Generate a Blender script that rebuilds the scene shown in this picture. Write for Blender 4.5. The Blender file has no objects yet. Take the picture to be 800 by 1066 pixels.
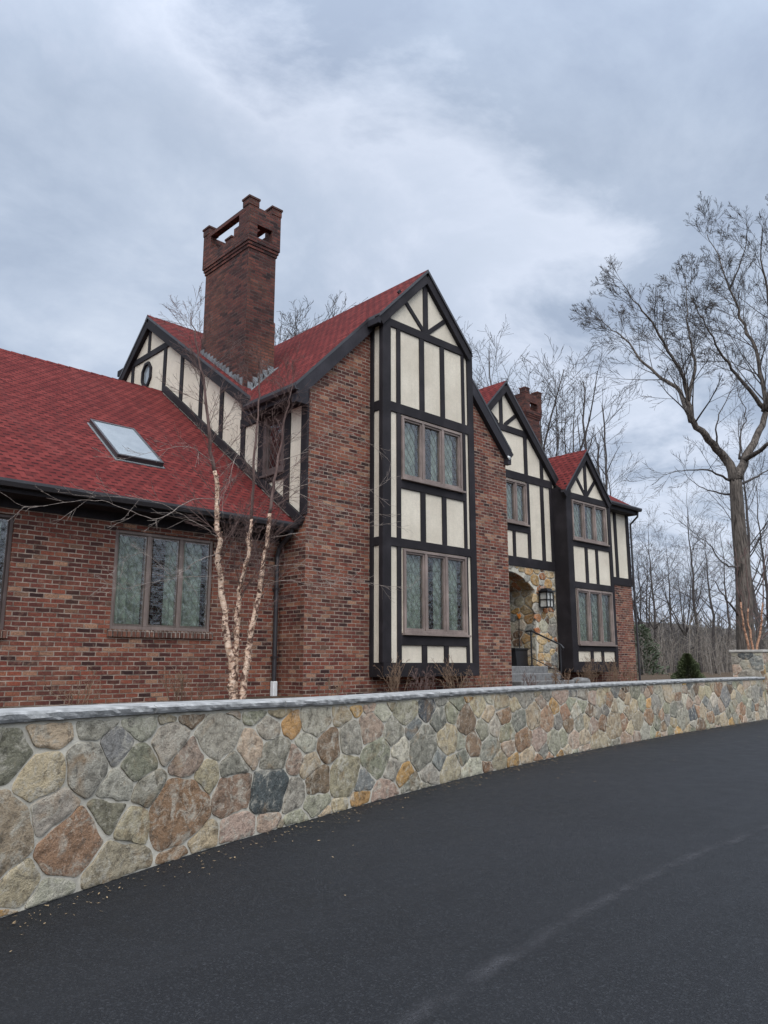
import bpy, bmesh, math, random
import numpy as np
from mathutils import Vector, Matrix, noise as mnoise
from mathutils.geometry import tessellate_polygon

SC = bpy.context.scene
COL = SC.collection
R = math.radians

# ------------------------------------------------------------------ camera model (house axes: X along the facade, Y towards the back)
FPX, EYE = 800.0, 1.6
PITCH = math.atan(158/800)
TH = math.atan(857*math.cos(PITCH)/800)
cF = Vector((math.cos(TH)*math.cos(PITCH), math.sin(TH)*math.cos(PITCH), math.sin(PITCH)))
cR = Vector((math.sin(TH), -math.cos(TH), 0))
cU = cR.cross(cF)
CAM = Vector((0, 0, EYE))
FH = Vector((math.cos(TH), math.sin(TH), 0))

def ray(x, y): return cF*FPX + cR*(x-400) + cU*(533-y)
def at_depth(x, y, D):
    d = ray(x, y)
    return CAM + d*(D/d.dot(FH))
def ground_at(x, D):            # plan position of a photo column at a distance
    p = at_depth(x, 691, D)
    return p.x, p.y

# ------------------------------------------------------------------ nodes
class NT:
    def __init__(s, name):
        s.m = bpy.data.materials.new(name); s.m.use_nodes = True
        s.t = s.m.node_tree; s.t.nodes.clear()
        s.out = s.t.nodes.new('ShaderNodeOutputMaterial')
    def n(s, typ, **kw):
        nd = s.t.nodes.new('ShaderNode'+typ)
        for k, v in kw.items():
            if k.startswith('i_'):
                key = k[2:]
                key = int(key) if key.isdigit() else key.replace('_', ' ')
                if hasattr(v, 'is_output') and v.is_output: s.t.links.new(v, nd.inputs[key])
                else: nd.inputs[key].default_value = v
            else: setattr(nd, k, v)
        return nd
    def link(s, a, b): s.t.links.new(a, b)
    def noise(s, vec, scale, detail=4, rough=.55, dist=0):
        nd = s.n('TexNoise'); nd.inputs['Scale'].default_value = scale
        nd.inputs['Detail'].default_value = detail; nd.inputs['Roughness'].default_value = rough
        nd.inputs['Distortion'].default_value = dist
        if vec is not None: s.link(vec, nd.inputs['Vector'])
        return nd.outputs['Fac']
    def ramp(s, fac, stops, interp='LINEAR'):
        nd = s.n('ValToRGB'); cr = nd.color_ramp; cr.interpolation = interp
        while len(cr.elements) < len(stops): cr.elements.new(.5)
        for e, (p, c) in zip(cr.elements, stops):
            e.position = p
            e.color = (c, c, c, 1) if not hasattr(c, '__len__') else (*c, 1)
        s.link(fac, nd.inputs['Fac']); return nd.outputs['Color']
    def math(s, op, a, b=None, clamp=False):
        nd = s.n('Math', operation=op, use_clamp=clamp)
        for i, v in enumerate((a, b)):
            if v is None: continue
            if hasattr(v, 'is_output'): s.link(v, nd.inputs[i])
            else: nd.inputs[i].default_value = v
        return nd.outputs[0]
    def mix(s, fac, a, b, mode='MIX'):
        nd = s.n('MixRGB', blend_type=mode)
        for k, v in (('Fac', fac), ('Color1', a), ('Color2', b)):
            if hasattr(v, 'is_output'): s.link(v, nd.inputs[k])
            else: nd.inputs[k].default_value = v if not hasattr(v, '__len__') else (*v, 1)
        return nd.outputs['Color']
    def uv(s): return s.n('UVMap').outputs['UV']
    def obj(s): return s.n('TexCoord').outputs['Object']
    def bump(s, h, strength=.3, dist=.01):
        nd = s.n('Bump'); nd.inputs['Strength'].default_value = strength; nd.inputs['Distance'].default_value = dist
        s.link(h, nd.inputs['Height']); return nd.outputs['Normal']
    def bsdf(s, color, rough=.7, normal=None, spec=.5, metallic=0):
        b = s.n('BsdfPrincipled')
        for k, v in (('Base Color', color), ('Roughness', rough), ('Specular IOR Level', spec), ('Metallic', metallic)):
            if hasattr(v, 'is_output'): s.link(v, b.inputs[k])
            else: b.inputs[k].default_value = (*v, 1) if hasattr(v, '__len__') else v
        if normal is not None: s.link(normal, b.inputs['Normal'])
        s.link(b.outputs[0], s.out.inputs['Surface'])
        return b

def simple(name, col, rough=.6, var=.15, scale=6, bump=.15, spec=.4, metallic=0, bscale=None):
    t = NT(name); o = t.obj()
    f = t.noise(o, scale, 5)
    c = t.mix(t.ramp(f, [(.3, 0), (.7, 1)]), [x*(1-var) for x in col], [min(1, x*(1+var)) for x in col])
    t.bsdf(c, rough, t.bump(t.noise(o, bscale or scale*6, 4), bump, .01), spec, metallic)
    return t.m

def brick_mat(name, stops, mortar, bw=.205, rh=.0685, ms=.0085, stain=.5, bias=0):
    t = NT(name); uv = t.uv()
    wob = t.n('VectorMath', operation='MULTIPLY_ADD')
    nz = t.n('TexNoise'); nz.inputs['Scale'].default_value = 9; t.link(uv, nz.inputs['Vector'])
    t.link(nz.outputs['Color'], wob.inputs[0]); wob.inputs[1].default_value = (.014, .012, 0); t.link(uv, wob.inputs[2])
    v = wob.outputs[0]
    b = t.n('TexBrick', offset=.5, offset_frequency=2, squash=1)
    t.link(v, b.inputs['Vector'])
    for k, val in (('Scale', 1), ('Brick Width', bw), ('Row Height', rh), ('Mortar Size', ms), ('Mortar Smooth', .25), ('Bias', bias)):
        b.inputs[k].default_value = val
    b.inputs['Color1'].default_value = (0, 0, 0, 1); b.inputs['Color2'].default_value = (1, 1, 1, 1)
    b.inputs['Mortar'].default_value = (.5, .5, .5, 1)
    col = t.ramp(b.outputs['Color'], stops)
    fine = t.noise(uv, 45, 5, .65)
    col = t.mix(t.ramp(fine, [(.4, .0), (.7, .7)]), col, [.022, .012, .012], 'MIX')
    big = t.noise(uv, 1.1, 5, .65)
    col = t.mix(t.ramp(big, [(.36, .4), (.56, 0)]), col, [.06, .024, .02])
    hi = t.noise(uv, .8, 5, .65)
    col = t.mix(t.ramp(hi, [(.5, 0), (.72, .4)]), col, [.30, .12, .07])
    pale = t.noise(uv, 7, 6, .7)
    col = t.mix(t.ramp(pale, [(.54, 0), (.72, stain)]), col, [.34, .20, .14])
    mcol = t.mix(t.ramp(t.noise(uv, 4.5, 6, .7), [(.36, 0), (.62, 1)]), [x*.3 for x in mortar], mortar)
    col = t.mix(b.outputs['Fac'], col, mcol)
    h = t.math('SUBTRACT', t.math('ADD', t.math('MULTIPLY', b.outputs['Color'], .35), t.math('MULTIPLY', fine, .5)), t.math('MULTIPLY', b.outputs['Fac'], .9))
    t.bsdf(col, .85, t.bump(h, .8, .012), .25)
    return t.m

M = {}
M['brick'] = brick_mat('brick', [(0, (.026, .012, .011)), (.15, (.075, .024, .019)), (.29, (.21, .055, .035)), (.41, (.09, .028, .022)), (.55, (.28, .078, .044)), (.65, (.12, .037, .028)), (.77, (.32, .118, .065)), (.86, (.175, .053, .037)), (.95, (.42, .23, .14)), (1, (.04, .018, .016))], (.34, .265, .21))
M['brick_chimney'] = brick_mat('chimney_brick', [(0, (.020, .010, .010)), (.3, (.07, .023, .019)), (.6, (.12, .036, .027)), (.85, (.175, .057, .040)), (1, (.035, .015, .014))], (.085, .062, .053), stain=.12)
M['rowlock'] = brick_mat('rowlock_brick', [(0, (.05, .025, .02)), (.5, (.12, .05, .035)), (1, (.2, .09, .06))], (.36, .3, .25), bw=.075, rh=.3, stain=.2)

def roof_mat():
    t = NT('red_shingles'); uv = t.uv()
    def br(bw, rh, off, ms):
        b = t.n('TexBrick', offset=off, offset_frequency=2); t.link(uv, b.inputs['Vector'])
        for k, val in (('Scale', 1), ('Brick Width', bw), ('Row Height', rh), ('Mortar Size', ms), ('Mortar Smooth', .1)): b.inputs[k].default_value = val
        b.inputs['Color1'].default_value = (0, 0, 0, 1); b.inputs['Color2'].default_value = (1, 1, 1, 1); b.inputs['Mortar'].default_value = (.5, .5, .5, 1)
        return b
    b = br(.16, .125, .5, .004)
    sp = t.n('SeparateXYZ'); t.link(uv, sp.inputs[0])
    row = t.math('DIVIDE', sp.outputs['Y'], .125)
    fr = t.math('FRACT', row)
    odd = t.math('MODULO', t.math('FLOOR', row), 2)
    dash = t.math('FRACT', t.math('ADD', t.math('DIVIDE', sp.outputs['X'], .19), t.math('MULTIPLY', odd, .5)))
    dmask = t.math('MULTIPLY', t.math('GREATER_THAN', dash, .46), t.math('GREATER_THAN', fr, .60))
    col = t.ramp(b.outputs['Color'], [(0, (.098, .019, .017)), (.5, (.138, .026, .0225)), (1, (.195, .040, .034))])
    big = t.noise(uv, .9, 5, .6)
    col = t.mix(t.ramp(big, [(.35, 0), (.7, .4)]), col, [.10, .016, .016])
    gran = t.noise(uv, 130, 3, .7)
    col = t.mix(t.math('MULTIPLY', gran, .35), col, [.06, .018, .02])
    col = t.mix(t.math('MULTIPLY', dmask, t.ramp(t.noise(uv, 3.0, 3), [(.3, .45), (.65, .95)])), col, [.022, .008, .009])
    h = t.math('ADD', t.math('MULTIPLY', t.math('SUBTRACT', 1, fr), 1.0), t.math('MULTIPLY', t.math('LESS_THAN', dash, .46), .5))
    h = t.math('ADD', h, t.math('MULTIPLY', gran, .2))
    mp = t.n('Mapping'); mp.inputs['Scale'].default_value = (2.4, .22, 1); t.link(uv, mp.inputs[0])
    stk = t.noise(mp.outputs[0], 1.5, 5, .65)
    col = t.mix(t.ramp(stk, [(.5, 0), (.8, .4)]), col, [.085, .03, .028])
    t.bsdf(col, .95, t.bump(h, .9, .012), .06)
    return t.m
M['roof'] = roof_mat()

def stucco_mat():
    t = NT('cream_stucco'); o = t.obj()
    f = t.noise(o, 1.3, 6, .65); g = t.noise(o, 38, 6, .7)
    c = t.mix(t.ramp(f, [(.3, 0), (.7, 1)]), [.55, .475, .375], [.71, .63, .51])
    c = t.mix(t.ramp(g, [(.35, .35), (.6, 0)]), c, [.42, .38, .31])
    mp = t.n('Mapping'); mp.inputs['Scale'].default_value = (7, 7, .45); t.link(o, mp.inputs[0])
    st = t.noise(mp.outputs[0], 1.5, 5, .65)
    c = t.mix(t.ramp(st, [(.53, 0), (.85, .35)]), c, [.38, .33, .255])
    t.bsdf(c, .9, t.bump(t.math('ADD', g, t.noise(o, 120, 2)), .55, .012), .2)
    return t.m
M['stucco'] = stucco_mat()

def wood(name, col, rough=.55):
    t = NT(name); o = t.obj()
    mp = t.n('Mapping'); mp.inputs['Scale'].default_value = (14, 14, 2.2); t.link(o, mp.inputs[0])
    g = t.noise(mp.outputs[0], 3, 6, .65); f = t.noise(o, 1.7, 4)
    c = t.mix(g, [x*.6 for x in col], [x*1.5 for x in col])
    c = t.mix(t.ramp(f, [(.48, 0), (.75, .6)]), c, [x*2.3+.008 for x in col])
    t.bsdf(c, rough, t.bump(g, .35, .006), .2)
    return t.m
M['timber'] = wood('dark_stained_timber', (.014, .0115, .013), .7)
M['fascia'] = wood('dark_painted_fascia', (.021, .0185, .022), .65)
M['taupe'] = wood('taupe_window_paint', (.17, .132, .115), .5)
M['darkframe'] = wood('brown_window_paint', (.075, .055, .05), .5)
M['lead'] = simple('lead_came', (.11, .11, .105), .5, .2, 20, .1)
M['black'] = simple('black_metal', (.014, .014, .016), .42, .2, 8, .1, .5)
M['gutter'] = simple('dark_gutter_metal', (.03, .027, .029), .38, .2, 4, .08, .5)
M['flashing'] = simple('weathered_lead_flashing', (.17, .18, .185), .6, .35, 5, .2, .4, .2)
M['white'] = simple('white_plastic', (.72, .72, .7), .5, .06, 8, .05)
M['curtain'] = simple('sheer_curtain', (.30, .335, .285), .9, .5, 7, .1, .1)
M['orange'] = simple('orange_metal', (.62, .2, .03), .45, .25, 20, .2)
M['door'] = wood('dark_oak_door', (.03, .02, .015))
M['granite'] = simple('grey_granite', (.16, .155, .15), .8, .3, 14, .35, .3, 0, 60)
M['terracotta'] = simple('clay_pot', (.2, .08, .05), .8, .25, 8, .2)

def glass_mat():
    t = NT('window_glass')
    o = t.obj()
    tr = t.n('BsdfTransparent'); tr.inputs[0].default_value = (.87, .89, .87, 1)
    gl = t.n('BsdfGlossy'); gl.inputs['Roughness'].default_value = .015
    t.link(t.bump(t.noise(o, 7.5, 3), .38, .03), gl.inputs['Normal'])
    fr = t.n('Fresnel'); fr.inputs['IOR'].default_value = 1.6
    mx = t.n('MixShader'); ge = t.n('NewGeometry'); t.link(t.math('MULTIPLY', t.math('MULTIPLY', fr.outputs[0], 2.2, True), t.math('SUBTRACT', 1, ge.outputs['Backfacing'])), mx.inputs[0])
    t.link(tr.outputs[0], mx.inputs[1]); t.link(gl.outputs[0], mx.inputs[2]); t.link(mx.outputs[0], t.out.inputs[0])
    return t.m
M['glass'] = glass_mat()
def sky_glass():
    t = NT('skylight_glass'); o = t.obj()
    t.bsdf(t.mix(t.noise(o, 4, 4), [.16, .18, .19], [.3, .32, .33]), .06, t.bump(t.noise(o, 3, 2), .08, .02), 1.0)
    return t.m
M['skyglass'] = sky_glass()
M['frost'] = simple('frosted_glass', (.45, .44, .40), .35, .1, 9, .1)

def asphalt_mat():
    t = NT('asphalt'); o = t.obj()
    big = t.noise(o, .35, 5, .6); mid = t.noise(o, 3.5, 6, .65); fine = t.noise(o, 130, 3, .75); ag = t.n('TexVoronoi'); ag.inputs['Scale'].default_value = 105; t.link(o, ag.inputs['Vector'])
    c = t.mix(t.ramp(big, [(.3, 0), (.7, 1)]), [.0050, .0055, .0070], [.0105, .0115, .0142])
    c = t.mix(t.ramp(mid, [(.4, 0), (.75, .5)]), c, [.0115, .0120, .0142])
    c = t.mix(t.ramp(ag.outputs['Color'], [(.62, 0), (.95, .75)]), c, [.045, .047, .052])
    c = t.mix(t.ramp(fine, [(.3, .6), (.55, 0)]), c, [.006, .006, .0065])
    # faint straight rolling lines that run with the wall
    mp = t.n('Mapping'); mp.inputs['Rotation'].default_value = (0, 0, R(-9)); mp.inputs['Scale'].default_value = (.06, 2.2, 1); t.link(o, mp.inputs[0])
    ln = t.noise(mp.outputs[0], 1.6, 5, .6)
    c = t.mix(t.ramp(ln, [(.52, 0), (.72, .45)]), c, [.0150, .0156, .018])
    h = t.math('ADD', t.math('MULTIPLY', ag.outputs['Distance'], 1.0), t.math('MULTIPLY', fine, .8))
    t.bsdf(c, t.ramp(mid, [(.3, .54), (.7, .72)]), t.bump(h, .8, .007), .28)
    return t.m
M['asphalt'] = asphalt_mat()
def scuff_mat():
    t = NT('dusty_asphalt'); o = t.obj(); uv = t.uv()
    sp = t.n('SeparateXYZ'); t.link(uv, sp.inputs[0])
    e = t.math('SUBTRACT', 1, t.math('ABSOLUTE', t.math('SUBTRACT', t.math('MULTIPLY', sp.outputs['X'], 2), 1)))
    n1 = t.noise(o, 9, 6, .7); n2 = t.noise(o, 120, 3, .75); n3 = t.noise(o, 2.6, 4)
    a = t.math('MULTIPLY', t.ramp(t.math('ADD', t.math('MULTIPLY', e, .62), t.math('MULTIPLY', n1, .62)), [(.55, 0), (.95, 1)]), t.ramp(n2, [(.35, .1), (.62, 1)]))
    a = t.math('MULTIPLY', a, t.ramp(n3, [(.38, .12), (.6, .9)]))
    b = t.n('BsdfPrincipled'); b.inputs['Base Color'].default_value = (.056, .055, .06, 1); b.inputs['Roughness'].default_value = .85
    tr = t.n('BsdfTransparent'); mx = t.n('MixShader')
    t.link(a, mx.inputs[0]); t.link(tr.outputs[0], mx.inputs[1]); t.link(b.outputs[0], mx.inputs[2]); t.link(mx.outputs[0], t.out.inputs[0])
    return t.m
M['scuff'] = scuff_mat()

def stone_mat(name, attr='stone'):
    t = NT(name); o = t.obj()
    at = t.n('Attribute', attribute_name=attr); c0 = at.outputs['Color']
    n1 = t.noise(o, 11, 7, .68); n2 = t.noise(o, 55, 5, .7); n3 = t.noise(o, 3.2, 5, .6, .6)
    c = t.mix(t.ramp(n1, [(.34, .95), (.52, 0)]), c0, t.mix(1, c0, [.42, .41, .40], 'MULTIPLY'))
    c = t.mix(t.ramp(n2, [(.55, 0), (.8, .55)]), c, [.52, .49, .44])
    c = t.mix(t.ramp(n2, [(.25, .65), (.42, 0)]), c, [.06, .055, .05])
    c = t.mix(t.ramp(n3, [(.56, 0), (.74, .6)]), c, [.34, .20, .09])
    n4 = t.noise(o, 6.5, 7, .74, 1.0)
    c = t.mix(t.ramp(n4, [(.5, 0), (.62, .7)]), c, [.52, .47, .38])
    c = t.mix(t.ramp(t.noise(o, 8, 7, .75, .8), [(.56, 0), (.66, .7)]), c, [.085, .075, .062])
    h = t.math('ADD', t.math('MULTIPLY', n1, 1.0), t.math('MULTIPLY', n2, .35))
    t.bsdf(c, .82, t.bump(h, 1.0, .035), .25)
    return t.m
M['stone'] = stone_mat('fieldstone')
M['mortar'] = simple('mortar', (.47, .43, .355), .92, .22, 9, .45, .2, 0, 70)
M['coping'] = simple('bluestone_coping', (.29, .285, .275), .85, .4, 9, .9, .35, 0, 40)
M['coping_tan'] = simple('tan_coping', (.40, .37, .33), .8, .2, 7, .45, .3, 0, 40)

def ground_mat(name, a, b, c3, s=1.2):
    t = NT(name); o = t.obj()
    f = t.noise(o, s, 7, .7); g = t.noise(o, 22, 6, .75)
    c = t.mix(t.ramp(f, [(.35, 0), (.65, 1)]), a, b)
    c = t.mix(t.ramp(g, [(.45, 0), (.7, .7)]), c, c3)
    t.bsdf(c, .95, t.bump(g, .9, .04), .1)
    return t.m
M['mulch'] = ground_mat('leaf_mulch', [.06, .04, .028], [.11, .08, .055], [.17, .125, .085])
M['field'] = ground_mat('winter_field', [.09, .075, .05], [.14, .115, .08], [.2, .17, .12], .3)
M['hill'] = ground_mat('wooded_hillside', [.05, .043, .04], [.085, .072, .062], [.12, .1, .085], .12)

def bark(name, a, b, c3=None, s=(16, 16, 3), bump=.6, c3s=11):
    t = NT(name); o = t.obj()
    mp = t.n('Mapping'); mp.inputs['Scale'].default_value = s; t.link(o, mp.inputs[0])
    f = t.noise(mp.outputs[0], 1, 6, .7)
    c = t.mix(t.ramp(f, [(.36, 0), (.62, 1)]), a, b)
    if c3: c = t.mix(t.ramp(t.noise(o, c3s, 6, .75, 1.0), [(.5, 0), (.56, 1)]), c, c3)
    t.bsdf(c, .9, t.bump(f, bump, .02), .15)
    return t.m
M['oak'] = bark('oak_bark', [.028, .023, .02], [.15, .125, .105], None, (15, 15, 2.2), 1.0)
M['twig'] = bark('dark_twigs', [.045, .038, .036], [.085, .074, .068])
M['far_bark'] = bark('far_bark', [.06, .053, .05], [.10, .09, .084])
M['pale_bark'] = bark('pale_bark', [.15, .135, .12], [.26, .235, .21])
M['birch'] = bark('river_birch_bark', [.42, .25, .165], [.72, .55, .42], [.12, .065, .05], (9, 9, 34), 1.0)
M['birch_twig'] = bark('birch_twigs', [.075, .045, .04], [.17, .115, .1])
M['birch_tip'] = bark('birch_tips', [.13, .095, .08], [.36, .30, .26])
M['shrub'] = bark('dry_shrub_twigs', [.08, .05, .035], [.27, .18, .12])
M['reed'] = bark('pale_dry_stems', [.10, .082, .068], [.27, .235, .2])

def leaf_mat(name, a, b):
    t = NT(name); o = t.obj()
    c = t.mix(t.noise(o, 2.5, 4), a, b)
    t.bsdf(c, .7, None, .3)
    return t.m
M['evergreen'] = leaf_mat('evergreen_needles', [.012, .022, .012], [.11, .125, .05])
M['pine'] = leaf_mat('pine_needles', [.05, .07, .04], [.12, .14, .085])
M['leaf'] = leaf_mat('fallen_leaves', [.2, .12, .06], [.45, .34, .2])

# ------------------------------------------------------------------ mesh builder
class MB:
    def __init__(s): s.v = []; s.f = []; s.uvs = None; s.c = []
    def poly(s, pts, flip=False):
        i = len(s.v); s.v += [tuple(p) for p in pts]
        ids = list(range(i, i+len(pts)))
        s.f.append(ids[::-1] if flip else ids)
    def box(s, fr, u0, u1, v0, v1, d0, d1):
        P = [fr(u, v, d) for d in (d0, d1) for v in (v0, v1) for u in (u0, u1)]
        i = len(s.v); s.v += [tuple(p) for p in P]
        for q in ((0,2,3,1),(4,5,7,6),(0,1,5,4),(2,6,7,3),(0,4,6,2),(1,3,7,5)): s.f.append([i+k for k in q])
    def wbox(s, x0, x1, y0, y1, z0, z1): s.box(lambda u, v, d: (u, d, v), x0, x1, z0, z1, y0, y1)
    def prism(s, fr, uv, d0, d1):
        n = len(uv); i = len(s.v)
        s.v += [tuple(fr(u, v, d0)) for u, v in uv] + [tuple(fr(u, v, d1)) for u, v in uv]
        s.f.append([i+k for k in range(n)][::-1]); s.f.append([i+n+k for k in range(n)])
        for k in range(n): s.f.append([i+k, i+(k+1) % n, i+n+(k+1) % n, i+n+k])
    def bar(s, fr, a, b, w, d0, d1):            # a beam lying in the facade plane
        a, b = Vector(a), Vector(b); t = (b-a).normalized(); n = Vector((-t.y, t.x))*(w/2)
        s.prism(fr, [a-n, b-n, b+n, a+n], d0, d1)
    def tube(s, pts, rad, sides=6, cap=True):
        n = len(pts); i = len(s.v); pv = None
        for k in range(n):
            p = Vector(pts[k]); q = Vector(pts[min(k+1, n-1)]) - Vector(pts[max(k-1, 0)])
            if q.length < 1e-9: q = Vector((0, 0, 1))
            q.normalize()
            if pv is None:
                pv = q.orthogonal().normalized()
            else:
                pv = (pv - q*pv.dot(q))
                pv = pv.normalized() if pv.length > 1e-6 else q.orthogonal().normalized()
            w = q.cross(pv)
            for j in range(sides):
                an = 2*math.pi*j/sides
                s.v.append(tuple(p + (pv*math.cos(an)+w*math.sin(an))*rad[k]))
        for k in range(n-1):
            for j in range(sides):
                a = i+k*sides+j; b = i+k*sides+(j+1) % sides
                s.f.append([a, b, b+sides, a+sides])
        if cap:
            s.f.append([i+j for j in range(sides)][::-1]); s.f.append([i+(n-1)*sides+j for j in range(sides)])
    def build(s, name, mat, parent=None, smooth=False, recalc=True, bevel=0, uv=True, attr=None, origin=None):
        me = bpy.data.meshes.new(name)
        me.from_pydata(s.v, [], s.f); me.update()
        if recalc or bevel:
            bm = bmesh.new(); bm.from_mesh(me)
            if recalc: bmesh.ops.recalc_face_normals(bm, faces=bm.faces)
            if bevel:
                ed = [e for e in bm.edges if len(e.link_faces) == 2 and e.calc_face_angle(0) > .6]
                bmesh.ops.bevel(bm, geom=ed, offset=bevel, segments=1, affect='EDGES', clamp_overlap=True)
            bm.to_mesh(me); bm.free()
        if uv:
            ly = me.uv_layers.new(name='UVMap'); buf = np.empty(len(me.loops)*2, np.float32)
            co = np.empty(len(me.vertices)*3, np.float32); me.vertices.foreach_get('co', co); co = co.reshape(-1, 3)
            for p in me.polygons:
                n = p.normal
                if abs(n.z) > .985: t = Vector((1, 0, 0)); b = Vector((0, 1, 0))
                else:
                    t = Vector((-n.y, n.x, 0)).normalized(); b = n.cross(t)
                for li in p.loop_indices:
                    q = Vector(co[me.loops[li].vertex_index])
                    buf[2*li] = q.dot(t); buf[2*li+1] = q.dot(b)
            ly.data.foreach_set('uv', buf)
        if attr is not None:
            a = me.color_attributes.new('stone', 'FLOAT_COLOR', 'POINT')
            a.data.foreach_set('color', np.array(attr, np.float32).ravel())
        if smooth: me.polygons.foreach_set('use_smooth', [True]*len(me.polygons))
        me.materials.append(mat)
        o = bpy.data.objects.new(name, me); COL.objects.link(o)
        if parent: o.parent = parent
        return o

def frontY(Y): return lambda u, v, d: Vector((u, Y-d, v))       # faces the driveway
def leftX(X): return lambda u, v, d: Vector((X-d, u, v))        # faces left; u runs to the back
def tag(o, label=None, cat=None, group=None, kind=None):
    if label: o['label'] = label
    if cat: o['category'] = cat
    if group: o['group'] = group
    if kind: o['kind'] = kind
    return o
def empty(name, loc):
    o = bpy.data.objects.new(name, None); o.location = loc; o.empty_display_size = .3; COL.objects.link(o); return o

# the house pieces are written in world coordinates, so their Empty stays at the origin of the axes
def sheet(mb, fr, outline, holes=(), d=0, reveal=.12, thick=.0):
    loops = [[Vector((*p, 0)) for p in outline]] + [[Vector((a, b, 0)) for a, b in ((u0, v0), (u1, v0), (u1, v1), (u0, v1))] if not hasattr(h, 'append') else [Vector((*p, 0)) for p in h] for h in holes for u0, u1, v0, v1 in ([h] if not hasattr(h, 'append') else [(0, 0, 0, 0)])]
    flat = [p for l in loops for p in l]
    for tri in tessellate_polygon(loops):
        mb.poly([fr(flat[k].x, flat[k].y, d) for k in tri])
    for l in loops[1:]:
        for k in range(len(l)):
            a, b = l[k], l[(k+1) % len(l)]
            mb.poly([fr(a.x, a.y, d), fr(b.x, b.y, d), fr(b.x, b.y, d-reveal), fr(a.x, a.y, d-reveal)])

# ------------------------------------------------------------------ HOUSE
house = tag(empty('tudor_house', (0, 0, 0)), 'brick and half-timbered house with red shingle roofs and tall brick chimney behind the fieldstone wall', 'house')
XW, YM, YB, YL, YE, Y2 = 8.23, 10.65, 10.30, 11.40, 12.20, 11.75
ZG = 1.0

def window(fr, u0, u1, v0, v1, lites=3, d=.045, label=None, curtains='sides', mat='taupe', seed=0, sill=True, fw=.05):
    """frame mesh (part) with pane, lattice and curtain under it"""
    rnd = random.Random(seed)
    mb = MB(); w, m = fw, .062
    mb.box(fr, u0, u0+w, v0, v1, -.10, d); mb.box(fr, u1-w, u1, v0, v1, -.10, d)
    mb.box(fr, u0+w, u1-w, v1-w, v1, -.10, d-.003); mb.box(fr, u0+w, u1-w, v0, v0+w, -.10, d-.003)
    iw = (u1-u0-2*w-(lites-1)*m)/lites; cells = []
    for k in range(lites):
        a = u0+w+k*(iw+m); cells.append((a, a+iw))
        if k < lites-1: mb.box(fr, a+iw, a+iw+m, v0+w, v1-w, -.10, d-.006)
        s = .038                                   # sash of each lite, set back in the frame
        mb.box(fr, a, a+s, v0+w, v1-w, -.07, d-.028); mb.box(fr, a+iw-s, a+iw, v0+w, v1-w, -.07, d-.028)
        mb.box(fr, a+s, a+iw-s, v0+w, v0+w+s, -.07, d-.03); mb.box(fr, a+s, a+iw-s, v1-w-s, v1-w, -.07, d-.03)
    if sill: mb.box(fr, u0-.03, u1+.03, v0-.045, v0-.002, -.08, d+.05)
    W = mb.build('window', M[mat], house, bevel=.004)
    if label: W['label'] = label
    g = MB(); la = MB(); cu = MB()
    for (a, b) in cells:
        a += .04; b -= .04; c, e = v0+w+.04, v1-w-.04
        g.box(fr, a-.008, b+.008, c-.008, e+.008, -.030, -.022)
        # diamond lead lattice
        nx = max(2, round((b-a)/.15)); px = (b-a)/nx; py = px*1.55
        def clipseg(p, q):
            t0, t1 = 0., 1.; dx, dy = q[0]-p[0], q[1]-p[1]
            for pp, qq in ((-dx, p[0]-a), (dx, b-p[0]), (-dy, p[1]-c), (dy, e-p[1])):
                if abs(pp) < 1e-9:
                    if qq < 0: return None
                else:
                    r_ = qq/pp
                    if pp < 0: t0 = max(t0, r_)
                    else: t1 = min(t1, r_)
            if t1-t0 < 1e-3: return None
            return (p[0]+dx*t0, p[1]+dy*t0), (p[0]+dx*t1, p[1]+dy*t1)
        H = e-c; nn = int(H/py)+nx+2
        for k in range(-nx-1, nn):
            y0 = c+k*py
            for sg in (1, -1):
                x0, x1 = (a, b) if sg == 1 else (b, a)
                s_ = clipseg((x0, y0), (x1, y0+py*nx))
                if s_: la.bar(fr, s_[0], s_[1], 0.0045, -.022, -.017 if sg == 1 else -.0155)
    for ci, (a, b) in enumerate(cells):
        c, e = v0+.02, v1-.02
        if curtains == 'none': continue
        if curtains == 'sides':
            if ci == 0: s0, s1 = a-.04, b-(b-a)*.10
            elif ci == len(cells)-1: s0, s1 = a-.04, b-(b-a)*.16
            else: s0, s1 = (a+(b-a)*.62, b+.04)
        else: s0, s1 = a, b
        n = max(8, int((s1-s0)/.016)); ph = rnd.random()*6
        for k in range(n):
            x0, x1 = s0+(s1-s0)*k/n, s0+(s1-s0)*(k+1)/n
            f = lambda x: -.115+.034*math.sin(x*47+ph)+.022*math.sin(x*19+ph*2)
            cu.poly([fr(x0, c, f(x0)), fr(x1, c, f(x1)), fr(x1, e, f(x1)), fr(x0, e, f(x0))])
    g.build('pane', M['glass'], W)
    la.build('lead_lattice', M['lead'], W)
    if cu.v: cu.build('curtain', M['curtain'], W, smooth=True, recalc=False)
    return W

def rowlock(fr, u0, u1, v1):
    mb = MB(); n = int((u1-u0)/.075)
    for k in range(n):
        a = u0+(u1-u0)*k/n
        mb.box(fr, a+.004, a+(u1-u0)/n-.004, v1-.115, v1-.004*((k*7) % 3), -.04, .045+.004*((k*5) % 3))
    return mb.build('brick_sill', M['rowlock'], house, bevel=.004)

# --- roof planes
SM, ZR, YR = .704, 10.19, 17.15                      # main roof
zmain = lambda y: ZR-SM*(YR-y)
SF, XF, ZF = 1.03, 10.98, 9.78                      # front gable roof
zfront = lambda x: ZF-SF*abs(x-XF)
SWI = .72; zwing = lambda y: 4.1+SWI*(y-10.95)      # left wing
XE, ZE, SE_ = 16.08, 9.17, 1.02                      # entry gable
X2, Z2, S2 = 19.25, 7.75, 1.13                      # right bay gable

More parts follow.
